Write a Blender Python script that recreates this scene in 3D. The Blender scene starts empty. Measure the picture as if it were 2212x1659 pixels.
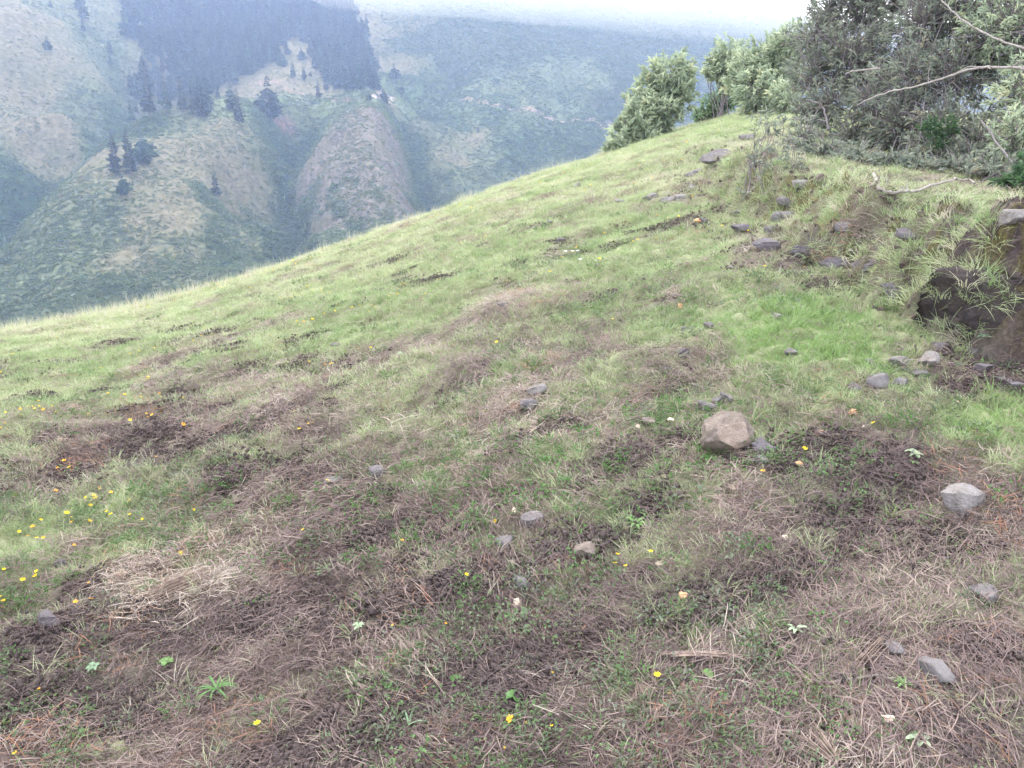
import bpy, math, time
import numpy as np
from mathutils import Vector

T0 = time.time()
C = bpy.context
SC = C.scene
COL = SC.collection
RNG = np.random.default_rng(7)

# ------------------------------------------------------------------ camera, sky, sun, exposure
PITCH = math.radians(18.0)
EYE = 1.5
W_, H_ = 2212.0, 1659.0
FPX = (W_ / 2) / math.tan(math.radians(33.0))

cam = bpy.data.cameras.new('camera')
camo = bpy.data.objects.new('camera', cam)
COL.objects.link(camo)
camo.location = (0, 0, 0)
camo.rotation_euler = (math.pi / 2 - PITCH, 0, 0)
cam.sensor_width = 36
cam.lens = 18 / math.tan(math.radians(33.0))
cam.clip_start = 0.05
cam.clip_end = 8000
SC.camera = camo

SUN_EL, SUN_AZ = math.radians(58), math.radians(-28)     # azimuth measured from +Y towards +X
world = bpy.data.worlds.new('World')
SC.world = world
world.use_nodes = True
wn, wl = world.node_tree.nodes, world.node_tree.links
wn.clear()
wo = wn.new('ShaderNodeOutputWorld')
wb = wn.new('ShaderNodeBackground')
sky = wn.new('ShaderNodeTexSky')
sky.sky_type = 'NISHITA'
sky.sun_disc = False
sky.sun_elevation = SUN_EL
sky.sun_rotation = SUN_AZ
sky.altitude = 2600
# broken overcast: pale cloud cover laid over the blue sky
wtc = wn.new('ShaderNodeTexCoord')
wnz = wn.new('ShaderNodeTexNoise')
wnz.inputs['Scale'].default_value = 2.2
wnz.inputs['Detail'].default_value = 5
wmr = wn.new('ShaderNodeMapRange')
wmr.inputs['From Min'].default_value = 0.3
wmr.inputs['From Max'].default_value = 0.6
wmr.inputs['To Min'].default_value = 0.72
wmr.inputs['To Max'].default_value = 1.0
wmx = wn.new('ShaderNodeMix')
wmx.data_type = 'RGBA'
wl.new(wtc.outputs['Generated'], wnz.inputs['Vector'])
wl.new(wnz.outputs['Fac'], wmr.inputs['Value'])
wl.new(wmr.outputs['Result'], wmx.inputs['Factor'])
wl.new(sky.outputs['Color'], wmx.inputs[6])
wmx.inputs[7].default_value = (8.6, 9.1, 10.2, 1)
wl.new(wmx.outputs[2], wb.inputs['Color'])
wb.inputs['Strength'].default_value = 0.15
wl.new(wb.outputs['Background'], wo.inputs['Surface'])

sun = bpy.data.lights.new('sun', 'SUN')
suno = bpy.data.objects.new('sun', sun)
COL.objects.link(suno)
sun.energy = 1.5
sun.angle = math.radians(14)
sun.color = (1.0, 0.95, 0.88)
sd = Vector((math.sin(SUN_AZ) * math.cos(SUN_EL), math.cos(SUN_AZ) * math.cos(SUN_EL), math.sin(SUN_EL)))
suno.rotation_euler = (-sd).to_track_quat('-Z', 'Y').to_euler()

SC.view_settings.view_transform = 'Standard'
SC.view_settings.look = 'None'
SC.view_settings.gamma = 1
SC.view_settings.use_curve_mapping = False
SC.view_settings.exposure = 1.38
SC.render.engine = 'CYCLES'
SC.cycles.use_denoising = True
SC.cycles.adaptive_threshold = 0.03
SC.cycles.max_bounces = 6
SC.cycles.diffuse_bounces = 2
SC.cycles.glossy_bounces = 1
SC.cycles.transmission_bounces = 2
SC.cycles.volume_bounces = 6
SC.cycles.transparent_max_bounces = 4

# ------------------------------------------------------------------ noise
def _h(xi, yi, seed):
    h = (xi.astype(np.int64) * 374761393 + yi.astype(np.int64) * 668265263 + seed * 974634777) & 0xFFFFFFFF
    h = ((h ^ (h >> 13)) * 1274126177) & 0xFFFFFFFF
    h = (h ^ (h >> 16)) & 0xFFFFFFFF
    return h / 4294967295.0

def vnoise(x, y, seed=0):
    x, y = np.asarray(x, float), np.asarray(y, float)
    xi, yi = np.floor(x), np.floor(y)
    fx, fy = x - xi, y - yi
    fx = fx * fx * fx * (fx * (fx * 6 - 15) + 10)
    fy = fy * fy * fy * (fy * (fy * 6 - 15) + 10)
    a = _h(xi, yi, seed); b = _h(xi + 1, yi, seed); c = _h(xi, yi + 1, seed); d = _h(xi + 1, yi + 1, seed)
    return (a * (1 - fx) + b * fx) * (1 - fy) + (c * (1 - fx) + d * fx) * fy

def fbm(x, y, oct=4, seed=0, gain=0.5):
    s = 0; a = 1; n = 0
    ca, sa = math.cos(0.6), math.sin(0.6)
    for o in range(oct):
        s = s + a * vnoise(x, y, seed + o * 17); n += a
        a *= gain
        x, y = (ca * x - sa * y) * 2.03 + 5.1, (sa * x + ca * y) * 2.03 + 2.7
    return s / n

def sstep(a, b, x):
    t = np.clip((x - a) / (b - a), 0, 1)
    return t * t * (3 - 2 * t)

# ------------------------------------------------------------------ survey helpers: a sight line through the photograph, and where it meets the land
SP, CP = math.sin(PITCH), math.cos(PITCH)
def sight(px, py):
    dx, dy = (px - W_ / 2) / FPX, (H_ / 2 - py) / FPX
    return np.array([dx, CP + dy * SP, -SP + dy * CP])

# ---- near hillside
RIDGE = [(-400, 800, 11), (0, 722, 12.5), (200, 692, 13), (420, 640, 13.5), (620, 572, 14), (850, 497, 15), (1000, 440, 16), (1150, 385, 17.5),
         (1300, 338, 19), (1400, 310, 20), (1500, 268, 21), (1600, 240, 22), (1700, 225, 22), (1850, 225, 20), (2212, 225, 18), (2500, 225, 18)]
_az, _m, _rc = [], [], []
for px, py, rc in RIDGE:
    d = sight(px, py); hr = math.hypot(d[0], d[1])
    _az.append(math.atan2(d[0], d[1])); _rc.append(rc); _m.append(d[2] / hr + 2 * EYE / rc)
PA, PB = 0.123, 0.106
_az, _m, _rc = np.array(_az), np.array(_m), np.array(_rc, float)
_res = _m - (PA * np.sin(_az) + PB * np.cos(_az))
_res[-4:] = _res[-5]
_azs = np.concatenate([[-3.2, -1.3], _az, [1.3, 3.2]])
_ress = np.concatenate([[0, 0], _res, [0, 0]])
_rcs = np.concatenate([[12, 11], _rc, [18, 18]])

def smooth_interp(x, xp, fp):
    t = 0
    for o, w in ((-0.06, .2), (-0.03, .2), (0, .2), (0.03, .2), (0.06, .2)):
        t = t + w * np.interp(x + o, xp, fp)
    return t

def base_hill(x, y):
    r = np.hypot(x, y); az = np.arctan2(x, y)
    m = PA * np.sin(az) + PB * np.cos(az) + smooth_interp(az, _azs, _ress)
    rc = smooth_interp(az, _azs, _rcs)
    return -EYE + m * r - EYE / rc ** 2 * r * r

def march(f, px, py, t0=0.8, t1=70, n=4000):
    d = sight(px, py)
    t = np.exp(np.linspace(math.log(t0), math.log(t1), n))
    g = d[2] * t - f(d[0] * t, d[1] * t)
    k = np.where(g < 0)[0]
    if len(k) == 0:
        return None
    k = k[0]
    if k == 0:
        return d * t[0]
    u = g[k - 1] / (g[k - 1] - g[k])
    return d * (t[k - 1] + u * (t[k] - t[k - 1]))

# ---- the earth bank on the right
FOOT_PX = [(2700, 860), (2400, 815), (2212, 775), (2060, 735), (1965, 690), (1885, 640), (1760, 575), (1640, 520), (1560, 450), (1495, 395), (1465, 352), (1475, 330)]
BH = [0.58, 0.58, 0.58, 0.54, 0.44, 0.36, 0.31, 0.28, 0.26, 0.20, 0.12, 0.02]
FOOT = []
for q in FOOT_PX:
    p = march(base_hill, *q)
    FOOT.append(p[:2])
FOOT = np.array(FOOT); BH = np.array(BH)

def bank_dist(x, y):
    best = np.full(np.shape(x), 1e9); side = np.ones(np.shape(x)); hh = np.zeros(np.shape(x))
    for i in range(len(FOOT) - 1):
        a, b = FOOT[i], FOOT[i + 1]
        e = b - a; L = math.hypot(*e)
        ux, uy = x - a[0], y - a[1]
        t = np.clip((ux * e[0] + uy * e[1]) / L ** 2, 0, 1)
        dx, dy = ux - t * e[0], uy - t * e[1]
        d = np.hypot(dx, dy)
        cr = e[0] * uy - e[1] * ux
        m = d < best
        best = np.where(m, d, best)
        side = np.where(m, np.where(cr < 0, 1.0, -1.0), side)
        hh = np.where(m, BH[i] * (1 - t) + BH[i + 1] * t, hh)
    return best * side, hh

# pits, hoof marks and holes: (px, py, half width px, depth m)
PITS = [(1405, 968, 34, .06), (1345, 985, 34, .04), (1232, 918, 36, .05), (1125, 962, 44, .05), (1035, 822, 30, .045), (1395, 1095, 40, .05),
        (365, 918, 44, .06), (425, 960, 34, .05), (460, 882, 28, .05), (860, 1235, 40, .05), (1395, 1245, 30, .05), (2085, 1165, 50, .05),
        (620, 1088, 40, .04), (300, 745, 22, .05), (110, 965, 30, .05), (790, 1020, 26, .04), (965, 1160, 22, .03), (1370, 870, 26, .04),
        (1500, 795, 18, .04), (870, 600, 26, .06), (800, 640, 24, .06), (440, 760, 26, .06), (370, 785, 28, .06), (1240, 615, 24, .05),
        (1190, 555, 20, .05), (950, 870, 26, .04), (210, 1260, 34, .03), (900, 1290, 26, .03), (2150, 1400, 40, .04), (1900, 1440, 36, .03), (340, 1400, 36, .03),
        (872, 1611, 24, .07), (1483, 1512, 24, .05), (1383, 1594, 30, .05), (560, 930, 30, .04), (700, 880, 26, .035), (1610, 545, 26, .04), (1690, 600, 30, .04)]
PITW = []
for px, py, hw, dp in PITS:
    p = march(base_hill, px, py)
    s = np.linalg.norm(p) / FPX
    PITW.append((p[0], p[1], hw * s, dp * min(1.0, .35 + hw * s * 6)))

def bank_add(x, y):
    d, h = bank_dist(x, y)
    wob = (fbm(x * 1.9, y * 1.9, 4, 91, .6) - .5) * .75
    d = d + wob
    top = sstep(-0.04, 0.38, d)
    add = h * top * (0.12 + 0.88 * np.exp(-np.maximum(d - .45, 0) / 1.3))
    cut = sstep(-.1, .1, d) * (1 - sstep(.3, .8, d)) * sstep(.1, .25, h)
    return add, d, cut

def relief(x, y):
    """clods, hoof terraces and hummocks"""
    r = np.hypot(x, y)
    u = x * .94 + y * .34; v = -x * .34 + y * .94          # terraces run across the slope
    z = (fbm(u * 1.1, v * 2.6, 4, 3) - .5) * .16
    z = z + (fbm(x * 4.3, y * 4.3, 3, 21) - .5) * .055
    cl = fbm(x * 14, y * 14, 3, 31, .6)
    z = z + (cl - .5) * (.036 + .03 * (1 - sstep(3, 7, r)))
    z = z * (0.55 + 0.45 * sstep(1, 3, r))
    for cx, cy, w, dp in PITW:
        ax, ay = x - cx, y - cy
        uu = ax * .9 + ay * .25; vv = (-ax * .25 + ay * .9) * 1.35
        z = z - dp * .75 * np.exp(-((uu * uu + vv * vv) / (w * w)) * (.6 + 1.2 * cl))
    return z

def ground_z(x, y):
    add, d, cut = bank_add(x, y)
    z = base_hill(x, y) + add + relief(x, y)
    z = z + cut * ((fbm(x * 5, y * 5, 5, 55, .65) - .5) * .38 - np.abs(fbm(x * 9, y * 9, 3, 58) - .5) * .12)
    return z

def coarse_z(x, y):
    return base_hill(x, y) + bank_add(x, y)[0]

def gpt(px, py):
    """ground point seen at a place of the photograph"""
    p = march(lambda x, y: ground_z(x, y), px, py, .9, 60, 1500)
    if p is None:
        p = march(coarse_z, px, py + 15)
    if p is None:
        p = march(coarse_z, px, py + 50)
    return p

# ---- plant cover surveyed: (px, py, green, bare soil, straw warmth)
COVER = [(1800,720,1,0),(1700,650,.95,0),(1880,735,.9,.05),(2160,900,.95,0),(2050,880,.7,.1),(1950,815,.55,.2),(1500,520,.85,0),(1300,545,.75,.05),(700,700,.78,.05),(900,620,.7,.1),
 (400,700,.75,.05),(100,760,.75,.05),(200,820,.7,.05),(1100,480,.7,.05),(1400,372,.75,.05),(1600,275,.85,0),(1250,440,.65,.1),(1300,690,.65,.1),(1600,800,.75,.05),(1400,800,.6,.1),
 (1250,620,.65,.15),(150,1120,.75,0),(60,1200,.75,0),(250,1110,.6,.1),(60,900,.6,.05),(1000,1010,.45,.2),(1120,990,.5,.3),(1600,1080,.35,.3),(300,960,.12,.45),(450,1000,.1,.45),(600,850,.36,.25),
 (800,850,.42,.22),(700,950,.27,.32),(1000,900,.38,.28),(800,1150,.18,.4),(600,1250,.1,.35),(380,1270,0,.0),(900,1270,.15,.5),(1200,1100,.42,.2),(1400,1100,.2,.5),(1330,960,.2,.45),
 (1800,1050,.38,.25),(1900,1200,.35,.3),(1500,1300,.3,.3),(1200,1450,.22,.4),(800,1500,.13,.5),(400,1500,.1,.5),(200,1400,.15,.4),(100,1600,.08,.6),(600,1600,.12,.5),(1000,1600,.14,.5),
 (1500,1600,.25,.4),(2000,1500,.3,.4),(1800,1350,.3,.35),(2150,1180,.3,.35),(2100,1350,.22,.45),(2000,1000,.45,.2),(2180,800,.05,.9),(2090,770,.1,.7),(1925,700,.35,.5),(1700,520,.4,.35),
 (1900,520,.35,.4),(2100,650,0,.9),(2000,620,.1,.7),(1600,420,.45,.3),(1750,440,.35,.4),(2000,455,.7,.05),(2150,480,.7,.0),(1850,620,.4,.5),(1500,345,.5,.3),(1620,300,.6,.15),(1750,500,.45,.35),
 (1550,640,.7,.15),(1480,590,.5,.4),(500,640,.7,.05),(560,760,.45,.3),(380,800,.35,.4),(1100,760,.62,.15),(1000,700,.68,.12),(1180,830,.52,.2),(1450,900,.4,.25),(1700,900,.5,.2)]
CW = []
for px, py, g, s in COVER:
    p = march(coarse_z, px, py)
    if p is not None:
        CW.append((math.atan2(p[0], p[1]), math.log(math.hypot(p[0], p[1])), g, s))
CW = np.array(CW)

LUSH = []
for px, py, wa, wl_, k in ((1790, 712, .125, .115, 1), (1880, 750, .06, .07, 1), (1640, 640, .06, .06, .8), (2165, 905, .065, .085, 1), (1560, 640, .05, .05, .7), (1470, 525, .06, .06, .75), (1960, 820, .04, .03, .8), (1700, 850, .06, .04, .6)):
    p = march(coarse_z, px, py); LUSH.append((math.atan2(p[0], p[1]), math.log(math.hypot(p[0], p[1])), wa, wl_, k))

def cover(x, y):
    r = np.hypot(x, y); az = np.arctan2(x, y); lr = np.log(np.maximum(r, .5))
    sw = np.full(np.shape(x), 1e-4); g = sw * .4; s = sw * .25
    for a, l, gg, ss in CW:
        w = np.exp(-(((az - a) / .085) ** 2 + ((lr - l) / .13) ** 2)) + .02 / (1 + ((az - a) / .1) ** 2 + ((lr - l) / .15) ** 2) ** 2
        sw = sw + w; g = g + w * gg; s = s + w * ss
    g = g / sw; s = s / sw
    n1 = fbm(x * 2.3, y * 2.3, 4, 71); n2 = fbm((x * .94 + y * .34) * 2.2, (-x * .34 + y * .94) * 5.0, 4, 77)
    n3 = fbm(x * 7, y * 7, 3, 79)
    gn = np.clip(g + (n1 - .5) * 1.1 + (n3 - .5) * .7, 0, 1)
    sn = np.clip(s * 1.0 + (n2 - .52) * (1.5 + .9 * sstep(3.5, 6, r)) + (n3 - .5) * .5 - .12, 0, 1)
    for cx, cy, w, dp in PITW:
        e = np.exp(-(((x - cx) ** 2 + (y - cy) ** 2) / (w * w * 1.2)))
        sn = np.maximum(sn, e * .95); gn = gn * (1 - .7 * e)
    lush = np.zeros(np.shape(x))
    for a, l, wa, wl_, k in LUSH:
        e = ((az - a) / wa) ** 2 + ((lr - l) / wl_) ** 2
        lush = np.maximum(lush, k * (1 - sstep(.3, 1.5, e + (n1 - .5) * 2.2 + (n3 - .5) * .8)))
    gn = np.maximum(gn, lush); sn = sn * (1 - lush); g = np.maximum(g, lush * .98)
    d, h = bank_dist(x, y)
    face = sstep(0.0, .1, d) * (1 - sstep(.28, .6, d)) * sstep(.2, .5, h)
    sn = np.maximum(sn, face * .9 * (n1 > .38)); gn = gn * (1 - face * .45)
    return gn, sn, g, s

# ------------------------------------------------------------------ mesh helpers
def mk_mesh(name, V, F, mat=None, smooth=False, colors=None):
    V = np.asarray(V, np.float32); F = np.asarray(F, np.int32)
    me = bpy.data.meshes.new(name)
    me.vertices.add(len(V)); me.vertices.foreach_set('co', V.ravel())
    k = F.shape[1]
    me.loops.add(F.size); me.loops.foreach_set('vertex_index', F.ravel())
    me.polygons.add(len(F)); me.polygons.foreach_set('loop_start', np.arange(0, F.size, k, dtype=np.int32))
    if smooth:
        me.polygons.foreach_set('use_smooth', np.ones(len(F), bool))
    me.update(calc_edges=True)
    if colors is not None:
        for an, cv in colors.items():
            cv = np.asarray(cv, np.float32)
            if cv.ndim == 1:
                at = me.attributes.new(an, 'FLOAT', 'POINT'); at.data.foreach_set('value', cv)
            else:
                if cv.shape[1] == 3:
                    cv = np.concatenate([cv, np.ones((len(cv), 1), np.float32)], 1)
                at = me.attributes.new(an, 'FLOAT_COLOR', 'POINT'); at.data.foreach_set('color', cv.ravel())
    if mat:
        me.materials.append(mat)
    return me

def link(name, me, parent=None, loc=None):
    o = bpy.data.objects.new(name, me)
    COL.objects.link(o)
    if parent is not None:
        o.parent = parent
    if loc is not None:
        o.location = loc
    return o

def tag(o, label=None, cat=None, group=None, kind=None):
    if label: o['label'] = label
    if cat: o['category'] = cat
    if group: o['group'] = group
    if kind: o['kind'] = kind
    return o

def empty(name, loc):
    o = bpy.data.objects.new(name, None)
    o.empty_display_size = .1
    COL.objects.link(o); o.location = loc
    return o

def tubes(lines, radii, sides=5):
    """polylines with a radius per point -> one mesh's V, F (quads)"""
    Vs, Fs, n = [], [], 0
    for P, R in zip(lines, radii):
        P = np.asarray(P, float); k = len(P)
        T = np.gradient(P, axis=0); T /= np.linalg.norm(T, axis=1)[:, None] + 1e-9
        ref = np.array([0.31, 0.17, .93]) if abs(T[0][2]) < .9 else np.array([1., .1, 0])
        A = np.cross(T, ref); A /= np.linalg.norm(A, axis=1)[:, None] + 1e-9
        B = np.cross(T, A)
        ang = np.arange(sides) / sides * 2 * math.pi
        ring = P[:, None, :] + (A[:, None, :] * np.cos(ang)[None, :, None] + B[:, None, :] * np.sin(ang)[None, :, None]) * np.asarray(R)[:, None, None]
        Vs.append(ring.reshape(-1, 3))
        i = np.arange(k - 1)[:, None] * sides; j = np.arange(sides)[None, :]; j2 = (j + 1) % sides
        Fs.append(np.stack([i + j, i + j2, i + sides + j2, i + sides + j], -1).reshape(-1, 4) + n)
        n += k * sides
    return np.concatenate(Vs), np.concatenate(Fs)

def norm(a):
    return a / (np.linalg.norm(a, axis=-1, keepdims=True) + 1e-9)

def leaves(P, D, L, Wd, rng, fold=.25, droop=.25):
    """one folded, drooping lance-shaped leaf per row"""
    n = len(P)
    D = norm(D)
    up = norm(rng.normal(size=(n, 3)) * .5 + np.array([0, 0, 1.0]))
    S = norm(np.cross(D, up)); N = np.cross(S, D)
    L = np.asarray(L)[:, None]; Wd = np.asarray(Wd)[:, None]
    m1 = P + D * L * .45 + N * L * (.06 + droop * .2)
    V = np.stack([P, m1 + S * Wd * .5 + N * Wd * fold, P + D * L - N * L * droop, m1 - S * Wd * .5 + N * Wd * fold], 1).reshape(-1, 3)
    k = np.arange(n)[:, None] * 4
    return V, np.concatenate([k + np.array([0, 2, 1]), k + np.array([0, 3, 2])], 0)

# ------------------------------------------------------------------ materials
def new_mat(name):
    m = bpy.data.materials.new(name); m.use_nodes = True
    nt = m.node_tree; nt.nodes.clear()
    return m, nt.nodes, nt.links

def rgb(c): return (c[0], c[1], c[2], 1)

def ramp(n, stops):
    r = n.new('ShaderNodeValToRGB'); e = r.color_ramp.elements
    e[0].position = stops[0][0]; e[0].color = rgb(stops[0][1])
    e[1].position = stops[1][0]; e[1].color = rgb(stops[1][1])
    for p, c in stops[2:]:
        q = e.new(p); q.color = rgb(c)
    return r

def leaf_mat(name, stops, attr='tint', inst=True, trans=.35, rough=.55, spec=.3):
    m, n, l = new_mat(name)
    out = n.new('ShaderNodeOutputMaterial')
    at = n.new('ShaderNodeAttribute'); at.attribute_name = attr
    at.attribute_type = 'INSTANCER' if inst else 'GEOMETRY'
    rp = ramp(n, stops); l.new(at.outputs['Fac'], rp.inputs['Fac'])
    pb = n.new('ShaderNodeBsdfPrincipled'); pb.inputs['Roughness'].default_value = rough
    pb.inputs['Specular IOR Level'].default_value = spec
    l.new(rp.outputs['Color'], pb.inputs['Base Color'])
    tr = n.new('ShaderNodeBsdfTranslucent'); l.new(rp.outputs['Color'], tr.inputs['Color'])
    mx = n.new('ShaderNodeMixShader'); mx.inputs['Fac'].default_value = trans
    l.new(pb.outputs['BSDF'], mx.inputs[1]); l.new(tr.outputs['BSDF'], mx.inputs[2])
    l.new(mx.outputs['Shader'], out.inputs['Surface'])
    return m

def plain_mat(name, c1, c2, scale=8, rough=.85, bump=.3, bdist=.01, det=6, spec=.2, c3=None):
    m, n, l = new_mat(name)
    out = n.new('ShaderNodeOutputMaterial'); pb = n.new('ShaderNodeBsdfPrincipled')
    tc = n.new('ShaderNodeTexCoord'); nz = n.new('ShaderNodeTexNoise')
    nz.inputs['Scale'].default_value = scale; nz.inputs['Detail'].default_value = det; nz.inputs['Roughness'].default_value = .65
    l.new(tc.outputs['Object'], nz.inputs['Vector'])
    st = [(.32, c1), (.68, c2)]
    if c3: st.append((.8, c3))
    rp = ramp(n, st)
    l.new(nz.outputs['Fac'], rp.inputs['Fac']); l.new(rp.outputs['Color'], pb.inputs['Base Color'])
    bp = n.new('ShaderNodeBump'); bp.inputs['Strength'].default_value = bump; bp.inputs['Distance'].default_value = bdist
    nz2 = n.new('ShaderNodeTexNoise'); nz2.inputs['Scale'].default_value = scale * 5; nz2.inputs['Detail'].default_value = 5
    l.new(tc.outputs['Object'], nz2.inputs['Vector'])
    l.new(nz2.outputs['Fac'], bp.inputs['Height']); l.new(bp.outputs['Normal'], pb.inputs['Normal'])
    pb.inputs['Roughness'].default_value = rough; pb.inputs['Specular IOR Level'].default_value = spec
    l.new(pb.outputs['BSDF'], out.inputs['Surface'])
    return m

def mixc(n, l, fac, a, b):
    mx = n.new('ShaderNodeMix'); mx.data_type = 'RGBA'
    for v, s in ((fac, mx.inputs[0]), (a, mx.inputs[6]), (b, mx.inputs[7])):
        if hasattr(v, 'is_output') or isinstance(v, bpy.types.NodeSocket): l.new(v, s)
        elif isinstance(v, (int, float)): s.default_value = v
        else: s.default_value = rgb(v)
    return mx.outputs[2]

def noise(n, l, vec, scale, det=5, rough=.6):
    z = n.new('ShaderNodeTexNoise'); z.inputs['Scale'].default_value = scale; z.inputs['Detail'].default_value = det
    z.inputs['Roughness'].default_value = rough
    l.new(vec, z.inputs['Vector']); return z.outputs['Fac']

def rng_(n, l, v, a, b, c=0., d=1.):
    m = n.new('ShaderNodeMapRange'); m.inputs['From Min'].default_value = a; m.inputs['From Max'].default_value = b
    m.inputs['To Min'].default_value = c; m.inputs['To Max'].default_value = d
    l.new(v, m.inputs['Value']); return m.outputs['Result']

# soil, thatch and turf of the near slope
def ground_mat():
    m, n, l = new_mat('turf_and_soil')
    out = n.new('ShaderNodeOutputMaterial'); pb = n.new('ShaderNodeBsdfPrincipled')
    tc = n.new('ShaderNodeTexCoord').outputs['Object']
    ag = n.new('ShaderNodeAttribute'); ag.attribute_name = 'green'
    asl = n.new('ShaderNodeAttribute'); asl.attribute_name = 'soil'
    amo = n.new('ShaderNodeAttribute'); amo.attribute_name = 'moss'
    n1 = noise(n, l, tc, 9); n2 = noise(n, l, tc, 60, 6, .7); n3 = noise(n, l, tc, 2.5)
    soil = mixc(n, l, rng_(n, l, n2, .35, .65), (.055, .043, .043), (.13, .10, .096))
    thatch = mixc(n, l, rng_(n, l, n2, .35, .68), (.065, .048, .043), (.19, .14, .12))
    green = mixc(n, l, rng_(n, l, n1, .3, .7), (.15, .17, .08), (.32, .34, .20))
    c = mixc(n, l, ag.outputs['Fac'], thatch, green)
    c = mixc(n, l, asl.outputs['Fac'], c, soil)
    moss = mixc(n, l, rng_(n, l, n2, .4, .6), (.045, .042, .016), (.12, .10, .035))
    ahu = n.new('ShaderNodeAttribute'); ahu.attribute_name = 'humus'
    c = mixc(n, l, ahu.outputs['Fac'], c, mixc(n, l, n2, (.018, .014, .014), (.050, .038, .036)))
    c = mixc(n, l, amo.outputs['Fac'], c, moss)
    l.new(c, pb.inputs['Base Color'])
    bp = n.new('ShaderNodeBump'); bp.inputs['Strength'].default_value = .8; bp.inputs['Distance'].default_value = .015
    l.new(n2, bp.inputs['Height']); l.new(bp.outputs['Normal'], pb.inputs['Normal'])
    pb.inputs['Roughness'].default_value = .95; pb.inputs['Specular IOR Level'].default_value = .1
    l.new(pb.outputs['BSDF'], out.inputs['Surface'])
    return m

def mountain_mat():
    m, n, l = new_mat('mountain_pasture')
    out = n.new('ShaderNodeOutputMaterial'); pb = n.new('ShaderNodeBsdfPrincipled')
    tc = n.new('ShaderNodeTexCoord').outputs['Object']
    at = n.new('ShaderNodeAttribute'); at.attribute_name = 'cover'
    n1 = noise(n, l, tc, .35, 6, .7); n2 = noise(n, l, tc, .05, 5, .6); n3 = noise(n, l, tc, 1.1, 4, .7)
    d = mixc(n, l, rng_(n, l, n1, .42, .62), (.5, .52, .42), (1, 1, 1))
    mul = n.new('ShaderNodeMix'); mul.data_type = 'RGBA'; mul.blend_type = 'MULTIPLY'; mul.inputs[0].default_value = 1
    l.new(at.outputs['Color'], mul.inputs[6]); l.new(d, mul.inputs[7])
    c = mixc(n, l, rng_(n, l, n2, .5, .72, 0, .45), mul.outputs[2], (.085, .10, .045))
    c = mixc(n, l, rng_(n, l, n3, .66, .78, 0, .25), c, (.26, .23, .20))
    l.new(c, pb.inputs['Base Color'])
    bp = n.new('ShaderNodeBump'); bp.inputs['Strength'].default_value = .6; bp.inputs['Distance'].default_value = .5
    l.new(n1, bp.inputs['Height']); l.new(bp.outputs['Normal'], pb.inputs['Normal'])
    pb.inputs['Roughness'].default_value = .95; pb.inputs['Specular IOR Level'].default_value = .05
    l.new(pb.outputs['BSDF'], out.inputs['Surface'])
    return m

# ------------------------------------------------------------------ THE LAND
def polar(azs, rs):
    A, R = np.meshgrid(azs, rs)
    X, Y = np.sin(A) * R, np.cos(A) * R
    na, nr = len(azs), len(rs)
    i = np.arange(nr - 1)[:, None] * na; j = np.arange(na - 1)[None, :]
    F = np.stack([i + j, i + j + 1, i + na + j + 1, i + na + j], -1).reshape(-1, 4)[:, ::-1]
    return X.ravel(), Y.ravel(), F

D2R = math.radians
azs = np.concatenate([np.linspace(D2R(-180), D2R(-50), 40)[:-1], np.linspace(D2R(-50), D2R(50), 500), np.linspace(D2R(50), D2R(180), 40)[1:]])
rs = np.concatenate([np.linspace(.02, 1.1, 10)[:-1], np.exp(np.linspace(math.log(1.1), math.log(34), 860)), np.linspace(34, 95, 26)[1:]])
X, Y, F = polar(azs, rs)
Z = ground_z(X, Y)
gn, sn, g0, s0 = cover(X, Y)
dB, hB = bank_dist(X, Y)
moss = sstep(.0, .15, dB) * (1 - sstep(.4, .8, dB)) * sstep(.1, .3, hB) * sstep(.50, .60, fbm(X * 7, Y * 7, 4, 333, .6)) * .75
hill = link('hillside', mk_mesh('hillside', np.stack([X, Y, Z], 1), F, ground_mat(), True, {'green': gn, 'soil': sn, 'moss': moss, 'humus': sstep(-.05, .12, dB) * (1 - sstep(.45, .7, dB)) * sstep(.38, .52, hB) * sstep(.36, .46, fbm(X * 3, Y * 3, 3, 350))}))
tag(hill, kind='structure')

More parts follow.
